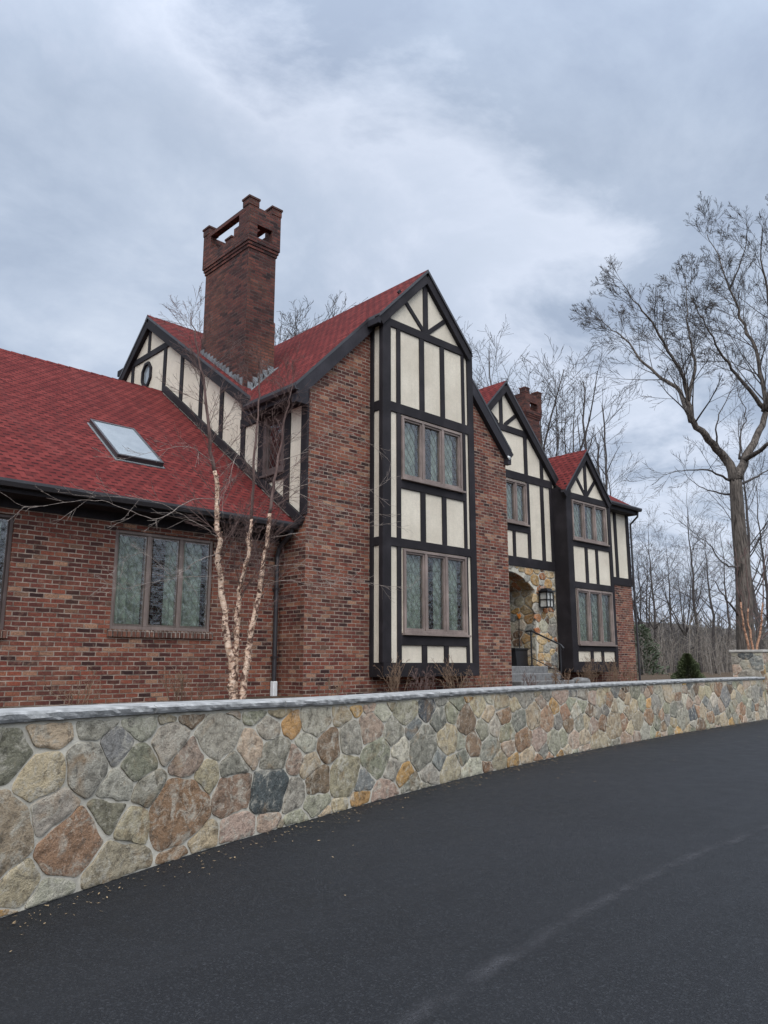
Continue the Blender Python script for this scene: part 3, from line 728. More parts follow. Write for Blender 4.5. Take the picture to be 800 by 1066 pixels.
# ------------------------------------------------------------------ fieldstone patterns
PAL = [((.32, .285, .22), 6), ((.25, .23, .185), 4), ((.10, .105, .105), .9), ((.20, .195, .175), 2.4), ((.42, .33, .215), 5), ((.46, .27, .105), 2.8), ((.30, .18, .105), 2.0), ((.42, .30, .22), 2.6), ((.28, .26, .18), 3.5), ((.49, .435, .335), 3), ((.20, .135, .085), 2.2), ((.36, .295, .195), 4)]
def stone_field(mb, cols, mapf, L, Hh, size, seed, holes=None, gap=.013, proud=.035, pal=PAL, ztop=None):
    rnd = random.Random(seed); pts = []; AX = .74; L0 = L; L = L*AX; mapf0 = mapf; holes0 = holes
    mapf = lambda u, v, d: mapf0(u, v, d)
    holes = (lambda u, v: holes0(u/AX, v)) if holes0 else None
    tries = 0
    while tries < int(L*Hh/size/size*60):
        tries += 1
        r = size*rnd.choice((.28, .36, .46, .58, .74)); p = (rnd.uniform(-.2, L+.2), rnd.uniform(-.1, Hh+.1))
        if all(((p[0]-q[0])*rnd_a)**2+(p[1]-q[1])**2 > ((r+q[2])*.98)**2 for q in pts for rnd_a in (1.0,)): pts.append((p[0], p[1], r))
    wts = [w for _, w in pal]
    for (x, y, r) in pts:
        # power-diagram cell
        cell = [(x-1.2, max(0, y-1.2)), (x+1.2, max(0, y-1.2)), (x+1.2, min(Hh, y+1.2)), (x-1.2, min(Hh, y+1.2))]
        cell = [(min(max(a, 0), L), min(max(b, 0), Hh)) for a, b in cell]
        if cell[1][0]-cell[0][0] < .03 or cell[2][1]-cell[1][1] < .03: continue
        nb = [q for q in pts if 0 < (q[0]-x)**2+(q[1]-y)**2 < 2.2]
        for (qx, qy, qr) in nb:
            dx, dy = qx-x, qy-y; k = (qx*qx+qy*qy-qr*qr-(x*x+y*y-r*r))/2
            new = []
            for i in range(len(cell)):
                a, b = cell[i], cell[(i+1) % len(cell)]
                fa_, fb_ = a[0]*dx+a[1]*dy-k, b[0]*dx+b[1]*dy-k
                if fa_ <= 0: new.append(a)
                if fa_*fb_ < 0:
                    t = fa_/(fa_-fb_); new.append((a[0]+(b[0]-a[0])*t, a[1]+(b[1]-a[1])*t))
            cell = new
            if len(cell) < 3: break
        if len(cell) < 3: continue
        cx = sum(a for a, _ in cell)/len(cell); cy = sum(b for _, b in cell)/len(cell)
        if holes and holes(cx, cy): continue
        cell = [(a/AX, b) for a, b in cell]; cx /= AX
        area = abs(sum(cell[i][0]*cell[(i+1) % len(cell)][1]-cell[(i+1) % len(cell)][0]*cell[i][1] for i in range(len(cell))))/2
        if area < .004: continue
        # drop tiny edges, round corners
        cl = []
        for i in range(len(cell)):
            a, b = cell[i], cell[(i+1) % len(cell)]
            if math.hypot(a[0]-b[0], a[1]-b[1]) > .03: cl.append(a)
        if len(cl) < 3: continue
        rr = math.sqrt(area); g_ = gap*rnd.uniform(.6, 1.4)
        cl = [(cx+(a-cx)*(1-g_/(rr*.55)), cy+(b-cy)*(1-g_/(rr*.55))) for a, b in cl]
        nw = []
        for i in range(len(cl)):                        # knock the corners off, unevenly
            a, b, c_ = cl[i-1], cl[i], cl[(i+1) % len(cl)]
            k1 = min(.3, rnd.uniform(.01, .04)/max(.03, math.hypot(b[0]-a[0], b[1]-a[1]))); k2 = min(.3, rnd.uniform(.01, .04)/max(.03, math.hypot(b[0]-c_[0], b[1]-c_[1])))
            nw += [(b[0]+(a[0]-b[0])*k1, b[1]+(a[1]-b[1])*k1), (b[0]+(c_[0]-b[0])*k2, b[1]+(c_[1]-b[1])*k2)]
        cl = nw
        nw = []
        for i in range(len(cl)):                        # mid points so that long sides can wander
            a, b = cl[i], cl[(i+1) % len(cl)]; nw.append(a)
            m_ = int(math.hypot(a[0]-b[0], a[1]-b[1])/.06)
            for q_ in range(1, m_+1): nw.append((a[0]+(b[0]-a[0])*q_/(m_+1), a[1]+(b[1]-a[1])*q_/(m_+1)))
        cl = nw
        for it in range(1):
            nw = []; q_ = .25
            for i in range(len(cl)):
                a, b = cl[i], cl[(i+1) % len(cl)]
                nw += [(a[0]*(1-q_)+b[0]*q_, a[1]*(1-q_)+b[1]*q_), (a[0]*q_+b[0]*(1-q_), a[1]*q_+b[1]*(1-q_))]
            cl = nw
        sd = rnd.random()*100
        cl = [(a+(mnoise.noise((a*9, b*9, sd)))*.02, b+(mnoise.noise((a*9, b*9, sd+7)))*.02) for a, b in cl]
        pr = proud*rnd.uniform(.8, 1.25); tx, ty = rnd.uniform(-.022, .022), rnd.uniform(-.022, .022)
        col = rnd.choices([c for c, _ in pal], wts)[0]; j = rnd.uniform(.8, 1.32)
        col = tuple(max(.01, c*j*rnd.uniform(.97, 1.03)) for c in col)+(1,)
        n = len(cl); i0 = len(mb.v)
        rings = ((1.0, -.012), (.991, pr*.8), (.991, pr*.8), (.968, pr), (.66, pr), (.3, pr))     # the rim is doubled: a crisp edge
        for qi, (sc_, d) in enumerate(rings):
            for (a, b) in cl:
                u, v = cx+(a-cx)*sc_, cy+(b-cy)*sc_
                dd = d
                if qi: dd += ((u-cx)*tx+(v-cy)*ty)+mnoise.noise((u*7, v*7, sd))*.006+(mnoise.noise((u*17, v*17, sd))*.004 if qi > 2 else 0)
                mb.v.append(tuple(mapf(u, v, dd))); cols.append(col)
        for q in range(len(rings)-1):
            if q == 1: continue
            for i in range(n): mb.f.append([i0+q*n+i, i0+q*n+(i+1) % n, i0+(q+1)*n+(i+1) % n, i0+(q+1)*n+i])
        mb.v.append(tuple(mapf(cx, cy, pr))); cols.append(col); ci = len(mb.v)-1
        q = len(rings)-1
        for i in range(n): mb.f.append([i0+q*n+i, i0+q*n+(i+1) % n, ci])

# ------------------------------------------------------------------ entry
ENT_PAL = [((.44, .38, .28), 3), ((.42, .25, .10), 2.6), ((.34, .13, .05), 2.2), ((.33, .31, .26), 2), ((.20, .20, .19), 1.4), ((.45, .32, .17), 2.5), ((.17, .10, .06), 1.4)]
AX0, AX1, AZS, AZC = 14.95, 17.22, 3.55, 3.98
def archz(x): return AZS+(AZC-AZS)*max(0, 1-((x-(AX0+AX1)/2)/((AX1-AX0)/2))**2)
arch = [(AX0, 1.5)]+[(AX0+(AX1-AX0)*k/14, archz(AX0+(AX1-AX0)*k/14)) for k in range(15)]+[(AX1, 1.5)]
mb = MB()
sheet(mb, fE, [(14.05, ZG), (18.2, ZG), (18.2, 4.14), (14.05, 4.14)], [arch], -.01, 1.5)
mb.poly([(AX0-.1, YE+1.5, 1.5), (AX1+.1, YE+1.5, 1.5), (AX1+.1, YE+1.5, 4.1), (AX0-.1, YE+1.5, 4.1)])
EW = mb.build('entry_stone_wall', M['mortar'], house, recalc=False)
mb = MB(); cols = []
def inhole(u, v):
    x, z = 14.05+u, ZG+v
    return AX0-.04 < x < AX1+.03 and z < archz(min(max(x, AX0), AX1))+.05
stone_field(mb, cols, lambda u, v, d: fE(14.05+u, ZG+v, d-.01), 4.12, 3.13, .24, 21, inhole, .013, .016, ENT_PAL)
fI = leftX(AX1)
stone_field(mb, cols, lambda u, v, d: fI(YE+.03+u, 1.5+v, d), 1.45, 2.05, .27, 22, None, .013, .016, ENT_PAL)
fBk = frontY(YE+1.5)
stone_field(mb, cols, lambda u, v, d: fBk(AX0+u, 1.5+v, d), 2.25, 2.3, .27, 23, lambda u, v: .42 < u < 1.5 and v < 2.05, .013, .016, ENT_PAL)
def soff(u, v, d):
    x = AX0+(AX1-AX0)*u/2.5; e = .02
    n = Vector((-(archz(x+e)-archz(x-e)), 0, 2*e)).normalized()
    return Vector((x, YE+.02+v, archz(x)))-n*d
stone_field(mb, cols, soff, 2.5, 1.46, .27, 24, None, .013, .016, ENT_PAL)
mb.build('stone_facing', M['stone'], EW, smooth=True, attr=cols, uv=False)
mb = MB(); mb.wbox(AX0+.45, AX0+1.45, YE+1.42, YE+1.47, 1.51, 3.5)
for k in range(5): mb.wbox(AX0+.47+.196*k, AX0+.65+.196*k, YE+1.395, YE+1.42, 1.53, 3.48)
DR = mb.build('door', M['door'], house, bevel=.004)
mb = MB(); mb.tube([(AX0+1.36, YE+1.35, 2.4), (AX0+1.36, YE+1.35, 2.62)], [.012, .012], 8); mb.tube([(AX0+1.36, YE+1.35, 2.42), (AX0+1.36, YE+1.40, 2.42)], [.01, .01], 6); mb.tube([(AX0+1.36, YE+1.35, 2.6), (AX0+1.36, YE+1.40, 2.6)], [.01, .01], 6); mb.build('handle', M['black'], DR)
# wall lantern: square black cage on a bracket
mb = MB(); lz = 3.3; w = .15; y1 = YE-.06; y0 = y1-.26; lx = (lambda d: d.x*((YE-.2)/d.y))(ray(569.5, 624))
for (a, b) in ((-1, 0), (1, 0)):
    for yy in (y0, y1-.02): mb.wbox(lx+a*w-.014, lx+a*w+.014, yy, yy+.024, lz-.22, lz+.2)
for zz in (lz-.22, lz-.02, lz+.17):
    mb.wbox(lx-w, lx+w, y0-.002, y0+.02, zz, zz+.024); mb.wbox(lx-w, lx+w, y1-.02, y1-.001, zz, zz+.024)
    mb.wbox(lx-w-.004, lx-w+.014, y0, y1, zz+.002, zz+.022); mb.wbox(lx+w-.014, lx+w+.004, y0, y1, zz+.002, zz+.022)
mb.wbox(lx-.012, lx+.012, y0-.004, y0+.016, lz-.2, lz+.18)
mb.wbox(lx-w-.05, lx+w+.05, y0-.05, y1+.0, lz+.2, lz+.235); mb.wbox(lx-w+.03, lx+w-.03, y0+.03, y1-.03, lz+.235, lz+.29)
mb.wbox(lx-.07, lx+.07, y1, YE+.02, lz-.05, lz+.22)
LN = mb.build('lantern', M['black'], house); LN['label'] = 'square black wall lantern on the entry stone'
mb = MB(); mb.wbox(lx-w+.02, lx+w-.02, y0+.024, y0+.03, lz-.2, lz+.18); mb.wbox(lx-w+.018, lx-w+.024, y0+.03, y1-.03, lz-.2, lz+.18); mb.build('pane', M['frost'], LN)

# steps
st = empty('stone_steps', (16.1, 11.7, ZG)); tag(st, 'two grey granite steps up to the arched stone entry', 'steps')
def tr(o): o.location = (-16.1, -11.7, -ZG); return o
def grow_step(x0, x1, y0, y1, z0, z1):
    m = MB(); m.wbox(x0, x1, y0, y1, z0, z1); return tr(m.build('step', M['granite'], st, bevel=.015))
atY = lambda px, Y: (lambda d: d.x*(Y/d.y))(ray(px, 690))
grow_step(14.8, 16.9, 11.66, 13.72, ZG-.1, 1.54); grow_step(14.8, 16.95, 11.30, 11.66, ZG-.1, 1.37); grow_step(14.8, 17.0, 10.95, 11.30, ZG-.1, 1.2)
# handrail
xa, xb = atY(554, 11.85), atY(577, 11.0)
xb = max(xb, xa+.02)
hr = MB(); hr.tube([(xa, 12.0, 2.42), (xa, 11.83, 2.43), (xa+(xb-xa)*.5, 11.4, 2.24), (xb, 10.98, 2.06), (xb, 10.9, 1.98), (xb, 10.94, 1.93)], [.022]*6, 8)
hr.tube([(xa, 11.85, 1.54), (xa, 11.85, 2.43)], [.02, .02], 8); hr.tube([(xb, 11.0, 1.0), (xb, 11.0, 2.07)], [.02, .02], 8)
hr.tube([(xa, 11.85, 1.54), (xa, 11.85, 1.57)], [.05, .05], 8); hr.tube([(xb, 11.0, 1.2), (xb, 11.0, 1.23)], [.05, .05], 8)
hr.tube([(xa, 11.84, 1.75), (xb, 11.01, 1.38)], [.014, .014], 6)
tag(hr.build('handrail', M['black'], None), 'black metal handrail with two posts beside the granite entry steps', 'handrail')
# planter with a stake carrying an orange ornament
px0, px1 = atY(534, 12.6), atY(549, 12.6)
mb = MB(); mb.prism(lambda u, v, d: Vector((u, d, v)), [(px0+.06, 1.54), (px1-.06, 1.54), (px1, 1.96), (px0, 1.96)], 12.5, 12.9)
mb.wbox(px0-.03, px1+.03, 12.47, 12.93, 1.96, 2.01)
tag(mb.build('planter', M['black'], None, bevel=.01), 'black box planter standing inside the arched entry', 'planter')
ox = atY(542.5, 12.7)
mb = MB(); mb.tube([(ox, 12.72, 2.0), (ox-.01, 12.72, 2.4), (ox, 12.71, 2.80)], [.014, .012, .01], 8)
OS = mb.build('ornament_stake', M['black'], None); tag(OS, 'thin black stake with an orange leaf-shaped top in the planter at the entry', 'ornament')
mb = MB()
for k in range(6):
    a = k*1.05; c = Vector((ox, 12.71, 2.86)); d = Vector((math.cos(a)*.055, math.sin(a)*.055, .03 if k % 2 else .08))
    mb.tube([c-Vector((0, 0, .07)), c+d*.5, c+d*1.1], [.008, .03, .004], 6)
mb.build('ornament_top', M['orange'], OS)

# ------------------------------------------------------------------ driveway wall
WX = [-14, -8, -3, 0, 1.9, 3.12, 3.94, 6.77, 9.3, 12.62, 17.4, 24.3]
WY = [-3.4, .8, 3.35, 4.75, 5.57, 6.04, 6.33, 7.10, 7.67, 8.20, 8.70, 9.16]
_xs = np.linspace(-14, 24.3, 800); _ys = np.interp(_xs, WX, WY)
for _ in range(60): _ys[1:-1] = (_ys[:-2]+2*_ys[1:-1]+_ys[2:])/4
_s = np.concatenate([[0], np.cumsum(np.hypot(np.diff(_xs), np.diff(_ys)))])
S0 = float(np.interp(-3.0, _xs, _s)); S1 = float(_s[-1]); LW = S1-S0
def wall_pt(s):
    s = S0+s
    x, y = float(np.interp(s, _s, _xs)), float(np.interp(s, _s, _ys))
    x2, y2 = float(np.interp(s+.1, _s, _xs)), float(np.interp(s+.1, _s, _ys)); x1, y1 = float(np.interp(s-.1, _s, _xs)), float(np.interp(s-.1, _s, _ys))
    t = Vector((x2-x1, y2-y1, 0)).normalized()
    return Vector((x, y, 0)), t, Vector((t.y, -t.x, 0))          # point, tangent, outward (driveway side)
def wmap(u, v, d):
    p, t, n = wall_pt(u); q = min(1, max(0, (6.5-p.x)/5.5)); return p+n*d+Vector((0, 0, v*(1+.058*q*q*(3-2*q))))
ZT, TW = 1.15, .42
mb = MB(); N = 90
for k in range(N):
    a, b = LW*k/N, LW*(k+1)/N
    mb.poly([wmap(a, -.1, 0), wmap(b, -.1, 0), wmap(b, ZT, 0), wmap(a, ZT, 0)])
    mb.poly([wmap(a, -.1, -TW), wmap(b, -.1, -TW), wmap(b, ZT, -TW), wmap(a, ZT, -TW)], True)
    mb.poly([wmap(a, ZT, 0), wmap(b, ZT, 0), wmap(b, ZT, -TW), wmap(a, ZT, -TW)])
mb.poly([wmap(0, -.1, 0), wmap(0, ZT, 0), wmap(0, ZT, -TW), wmap(0, -.1, -TW)]); mb.poly([wmap(LW, -.1, 0), wmap(LW, -.1, -TW), wmap(LW, ZT, -TW), wmap(LW, ZT, 0)])
WALL = mb.build('stone_wall', M['mortar'], None, recalc=False); tag(WALL, 'long low curved fieldstone wall with grey stone coping along the driveway', 'stone wall')
mb = MB(); cols = []
stone_field(mb, cols, wmap, LW, ZT-.015, .32, 5, None, .0078, .0105)
mb.build('stone_facing', M['stone'], WALL, smooth=True, attr=cols, uv=False)
rnd = random.Random(3); s = 0.0
def coping(s0, s1, mapf, ztop, th, d0, d1, mat, parent, seed):
    m = MB(); n = max(4, int((s1-s0)/.06)); prof = []
    rn = random.Random(seed); z0, z1 = ztop, ztop+th
    for k in range(n+1):
        u = s0+(s1-s0)*k/n
        e = lambda q: mnoise.noise((u*5, q, seed))*.02+mnoise.noise((u*14, q+3, seed))*.008
        ring = [(d0, z0), (d0-.0, z1-.012), (d0+.012, z1), ((d0+d1)/2, z1+.003), (d1-.014+e(1), z1-.002), (d1+e(2)+.004, z1-.018+e(5)*.4), (d1+e(3), z0+.02+e(6)*.3), (d1-.012+e(4), z0)]
        i = len(m.v)
        for (d, z) in ring: m.v.append(tuple(mapf(u, z, d)))
        if k:
            for j in range(8): m.f.append([i-8+j, i-8+(j+1) % 8, i+(j+1) % 8, i+j])
    m.f.append(list(range(8))); m.f.append(list(range(len(m.v)-8, len(m.v)))[::-1])
    return m.build('coping_stone', mat, parent)
k = 0
while s < LW-.05:
    l = min(rnd.uniform(1.25, 2.1), LW-s)
    if LW-s-l < .5: l = LW-s
    coping(s+.003, s+l-.004, wmap, ZT+.004+rnd.uniform(-.002, .003), .064+rnd.uniform(-.004, .004), -TW-.03, .05+rnd.uniform(-.006, .006), M['coping'], WALL, k+10)
    s += l; k += 1

# higher wall at the right-hand end
HW = empty('high_stone_wall', (24.3, 9.6, 0)); tag(HW, 'taller fieldstone wall with tan coping where the low wall ends at right', 'stone wall')
def hwbuild(m, name, mat, **kw):
    o = m.build(name, mat, HW, **kw); o.location = (-24.3, -9.6, 0); return o
HX0, HX1, HY0, HY1, HZ = 24.30, 33.0, 9.12, 10.05, 1.94
mb = MB(); mb.wbox(HX0, HX1, HY0, HY1, -.1, HZ); hwbuild(mb, 'core', M['mortar'])
mb = MB(); cols = []
fhf, fhl = frontY(HY0), leftX(HX0)
stone_field(mb, cols, lambda u, v, d: fhf(HX0+u, v, d), HX1-HX0, HZ-.01, .31, 8, None, .008, .014)
stone_field(mb, cols, lambda u, v, d: fhl(HY0+u, v, d), HY1-HY0, HZ-.01, .31, 9, None, .008, .014)
hwbuild(mb, 'stone_facing', M['stone'], smooth=True, attr=cols, uv=False)
for k in range(4):
    a, b = HX0-.05+k*2.19, HX0-.05+(k+1)*2.19-.008
    mb = MB(); mb.wbox(a, b, HY0-.05, HY1+.05, HZ+.002, HZ+.075); hwbuild(mb, 'coping_stone', M['coping_tan'], bevel=.012)

# ------------------------------------------------------------------ ground
def terr_h(dist):                       # height of the land behind the wall line
    if dist < 45: return 1.03 - max(0, dist-14)*.02
    base = 1.03-31*.02
    return base + max(0, dist-60)*.02 + 15.5*(lambda t: t*t*(3-2*t))(min(1, max(0, (dist-90)/110)))
mb = MB()
front = []
for x in list(np.linspace(-140, -15, 12))+list(np.linspace(-14, 24.3, 60))+list(np.linspace(26, 260, 26)):
    if x < -14: y = -3.4+(x+14)*.75
    elif x <= 24.3: y = float(np.interp(x, _xs, _ys))+.12
    else: y = 9.5+(x-24.3)*.02
    front.append(Vector((x, y, 0)))
rows = [0, .4, 1.2, 3, 6, 10, 15, 22, 30, 40, 52, 65, 80, 95, 110, 125, 140, 155, 170, 185, 200, 230, 280, 380]
dirv = [Vector((.12, 1, 0)).normalized()]*len(front)
grid = []
for r_ in rows:
    line = []
    for p in front:
        # fan the sheet out so that it spreads behind the house
        a = math.atan2(p.x-4, 60)*.55 if r_ > 0 else 0
        q = p+Vector((math.sin(a), math.cos(a), 0))*r_
        h = terr_h(r_)
        h += mnoise.noise((q.x*.018, q.y*.018, 2))*min(3.2, max(0, r_-55)*.05)+mnoise.noise((q.x*.3, q.y*.3, 5))*.05*(1 if r_ > .5 else 0)
        line.append((q.x, q.y, h))
    grid.append(line)
nf = len(front)
def strip(r0, r1, name, mat):
    m = MB(); m.v = [p for l in grid[r0:r1+1] for p in l]
    for i in range(r1-r0):
        for j in range(nf-1): m.f.append([i*nf+j, i*nf+j+1, (i+1)*nf+j+1, (i+1)*nf+j])
    o = m.build(name, mat, None, smooth=True, recalc=False, uv=False); tag(o, kind='structure'); return o
strip(0, 7, 'planting_bed', M['mulch']); strip(7, 12, 'field', M['field']); strip(12, len(rows)-1, 'hill', M['hill'])
def terrain(x, y):                      # good enough inverse for placing trees
    best = None
    for i, l in enumerate(grid):
        for p in l[::1]:
            d = (p[0]-x)**2+(p[1]-y)**2
            if best is None or d < best[0]: best = (d, p[2])
    return best[1]
mb = MB()
outer = [(-160, -130), (260, -130)]
pts = [(p.x, p.y) for p in front]
loop = [(-140, -24)]+[(260, -24)]+[(a, b+.1) for a, b in pts[::-1]]
tess = tessellate_polygon([[Vector((a, b, 0)) for a, b in loop]])
mb.v = [(a, b, 0) for a, b in loop]; mb.f = [list(t) for t in tess]
dv = mb.build('driveway', M['asphalt'], None, recalc=False, uv=False); tag(dv, kind='structure')
if dv.data.polygons[0].normal.z < 0: dv.data.flip_normals()
mb = MB(); mb.poly([(-900, -900, -.06), (900, -900, -.06), (900, 900, -.06), (-900, 900, -.06)]); tag(mb.build('ground', M['field'], None, uv=False, recalc=False), kind='structure')
# pale scuffed line worn into the asphalt
sc_ = [(1.9, 2.62), (2.66, 2.74), (3.41, 2.84), (4.2, 2.97), (5.1, 3.12), (6.6, 3.23), (8.44, 3.27), (11, 3.15), (14, 2.8)]
me = bpy.data.meshes.new('worn_line'); vv, ff, uvl = [], [], []
cx_ = np.interp(np.linspace(0, 8, 90), range(9), [a for a, _ in sc_]); cy_ = np.interp(np.linspace(0, 8, 90), range(9), [b for _, b in sc_])
for _ in range(12): cx_[1:-1] = (cx_[:-2]+2*cx_[1:-1]+cx_[2:])/4; cy_[1:-1] = (cy_[:-2]+2*cy_[1:-1]+cy_[2:])/4
for k in range(90):
    k0, k1 = max(0, k-1), min(89, k+1); t = Vector((cx_[k1]-cx_[k0], cy_[k1]-cy_[k0], 0)).normalized(); n = Vector((-t.y, t.x, 0))*.13
    wv = mnoise.noise((k*.22, 0, 1))*.05
    c = Vector((cx_[k], cy_[k], .004))+n*wv*5
    vv += [tuple(c-n), tuple(c+n)]
    if k: ff.append([2*k-2, 2*k-1, 2*k+1, 2*k])
me.from_pydata(vv, [], ff); ly = me.uv_layers.new(name='UVMap')
for l in me.loops: ly.data[l.index].uv = (l.vertex_index % 2, l.vertex_index*.1)
me.materials.append(M['scuff']); wl = bpy.data.objects.new('worn_line', me); COL.objects.link(wl); tag(wl, kind='structure')
# fallen leaves along the foot of the wall
rnd = random.Random(12); mb = MB()
for k in range(1500):
    s_ = rnd.uniform(4.2, LW-.3); d_ = .04+abs(rnd.gauss(0, .20)) if rnd.random() < .93 else rnd.uniform(.1, 2.0)
    p, t, n = wall_pt(s_); c = p+n*(d_+.03)+Vector((0, 0, .012)); a = rnd.random()*6.28; L_ = rnd.uniform(.004, .02); w_ = L_*rnd.uniform(.12, .45)
    e1 = Vector((math.cos(a), math.sin(a), rnd.uniform(-.25, .25)))*L_; e2 = Vector((-math.sin(a), math.cos(a), rnd.uniform(-.3, .3)))*w_
    mb.poly([c-e1, c-e2, c+e1, c+e2])
lv = mb.build('leaf_litter', M['leaf'], None, uv=False, recalc=False); tag(lv, 'scattered fallen leaf bits along the foot of the stone wall', 'leaf litter', None, 'stuff')

# ------------------------------------------------------------------ trees
def grow(mb, rnd, p, d, L, r, lvl, P):
    """recursive bare branch; P: dict of per-level settings"""
    n = max(3, int(L/P['seg'][lvl])); pts = [Vector(p)]; rad = [r]; q = Vector(p); dd = Vector(d).normalized()
    rt = max(P['rmin'], r*P['taper'][lvl])
    for k in range(n):
        j = Vector((rnd.gauss(0, 1), rnd.gauss(0, 1), rnd.gauss(0, 1)))*P['wob'][lvl]
        dd = (dd+j+Vector((0, 0, P['up'][lvl]))).normalized()
        q = q+dd*(L/n); pts.append(q.copy()); rad.append(r+(rt-r)*(k+1)/n)
    mb.tube(pts, rad, P['sides'][lvl], cap=(lvl == 0))
    if lvl+1 < len(P['kids']) + 1 and lvl < P['levels']: spawn(mb, rnd, pts, rad, L, lvl, P)
def spawn(mb, rnd, pts, rad, L, lvl, P):
    nk = P['kids'][lvl]; nk = max(1, int(round(nk*rnd.uniform(.8, 1.2)*P.get('dens', 1))))
    n = len(pts)-1
    for k in range(nk):
        t = P['start'][lvl]+(1-P['start'][lvl])*((k+rnd.random())/nk); i = min(n-1, int(t*n)); f = t*n-i
        p = pts[i].lerp(pts[i+1], f); r = rad[i]+(rad[i+1]-rad[i])*f
        d = (pts[i+1]-pts[i]).normalized(); o = d.orthogonal().normalized(); o = Matrix.Rotation(rnd.random()*6.283, 3, d) @ o
        an = R(rnd.uniform(*P['ang'][lvl]))
        nd = d*math.cos(an)+o*math.sin(an)
        nl = L*P['len'][lvl]*(1.05-P.get('fall', .55)*t)*rnd.uniform(.7, 1.25)
        grow(mb, rnd, p, nd, nl, max(P['rmin'], min(r*.75, r*P['rk'][lvl])), lvl+1, P)
def crown_from(limbs, rnd, P):
    tr_ = MB()
    return tr_

def poly_smooth(pts, n=4, rnd=None, w=0):
    out = []
    P_ = [Vector(p) for p in pts]
    for i in range(len(P_)-1):
        p0, p1, p2, p3 = P_[max(0, i-1)], P_[i], P_[i+1], P_[min(len(P_)-1, i+2)]
        for k in range(n):
            t = k/n
            q = .5*((2*p1)+(p2-p0)*t+(2*p0-5*p1+4*p2-p3)*t*t+(3*p1-p0-3*p2+p3)*t*t*t)
            if rnd and (i or k): q += Vector((rnd.gauss(0, w), rnd.gauss(0, w), rnd.gauss(0, w)*.5))
            out.append(q)
    out.append(P_[-1]); return out

# the big bare tree at right
OD = 30.0
rnd = random.Random(44)
OAKP = dict(levels=4, seg=[.9, .7, .5, .35, .3], wob=[.06, .055, .05, .05, .05], up=[.04, .05, .04, .03, .02], taper=[.25, .25, .3, .4, .6], rmin=.0055, sides=[7, 5, 4, 3, 3],
            kids=[8, 7, 6, 5], start=[.22, .2, .18, .15], ang=[(22, 48), (22, 46), (22, 48), (20, 45)], len=[.42, .55, .6, .62], rk=[.5, .55, .55, .6])
def limb(px, D0=OD):                      # photo columns/rows with a distance offset -> points in space
    return [at_depth(x, y, D0+dz) for x, y, dz in px]
ob = ground_at(777, OD); OB = Vector((ob[0], ob[1], terrain(*ob)-.1))
oak = empty('bare_oak_tree', OB); tag(oak, 'big bare oak with a thick forked trunk at the right edge', 'tree')
tk = MB()
trunk = poly_smooth([OB, at_depth(776, 660, OD), at_depth(774, 600, OD), at_depth(769, 545, OD), at_depth(766, 500, OD)], 4)
tk.tube(trunk, [.52-.16*min(1, i/3) - .008*i for i in range(len(trunk))], 12)
limbs = [
 ([(766, 500, 0), (757, 478, .0), (738, 458, -.4), (722, 440, -.8), (716, 418, -1.0), (712, 395, -1.2), (700, 372, -1.6), (682, 342, -2.2), (665, 318, -2.6), (648, 296, -3)], .27, .05),
 ([(720, 438, -.8), (708, 408, .4), (690, 393, 1.0), (668, 374, 1.6), (650, 352, 2.2), (634, 340, 2.6), (620, 330, 3)], .15, .03),
 ([(716, 418, -1), (724, 385, -.4), (718, 350, .2), (716, 318, .8), (713, 285, 1.2)], .12, .03),
 ([(767, 498, 0), (776, 478, .4), (788, 455, .8), (797, 428, 1.2), (794, 395, 1.4), (786, 362, 1.8), (772, 330, 2.2), (760, 300, 2.4), (748, 268, 2.8), (736, 244, 3)], .26, .05),
 ([(796, 425, 1.2), (775, 400, .6), (758, 378, 0), (742, 352, -.8), (728, 326, -1.4), (714, 298, -2)], .13, .03),
 ([(797, 428, 1.2), (806, 395, .4), (806, 350, 0), (800, 310, -.6), (792, 270, -1), (795, 232, -1.4)], .2, .04),
 ([(774, 480, .4), (792, 468, -1), (812, 452, -2), (830, 425, -3), (845, 390, -3.6)], .16, .03),
 ([(806, 350, 0), (818, 320, .6), (826, 285, 1), (832, 250, 1.4)], .11, .03),
 ([(812, 452, -2), (826, 420, -2), (832, 385, -2), (842, 340, -2)], .10, .03),
 ([(760, 300, 2.4), (772, 272, 2), (778, 245, 1.6), (776, 222, 1.2)], .06, .02),
 ([(768, 505, 0), (785, 498, .8), (802, 488, 1.6), (826, 472, 2.4)], .10, .025),
 ([(760, 500, 0), (742, 490, -1.2), (720, 489, -2), (700, 492, -2.6), (677, 495, -3)], .07, .015),
 ([(764, 515, 0), (745, 512, 1), (728, 506, 1.6), (714, 492, 2), (706, 470, 2.4)], .06, .014),
 ([(772, 590, 0), (755, 588, -1), (742, 570, -1.4), (730, 560, -1.8), (712, 545, -2.2)], .06, .014),
 ([(768, 640, 0), (757, 625, -.8), (745, 605, -1.2), (735, 604, -1.6)], .07, .02),
 ([(770, 478, .4), (772, 455, .6), (776, 432, .9), (768, 405, 1.2), (767, 380, 1.4)], .06, .015),
 ([(750, 470, -.2), (745, 448, -.6), (752, 425, -.6), (764, 402, -.4), (770, 378, -.2)], .06, .015),
]
tw = MB()
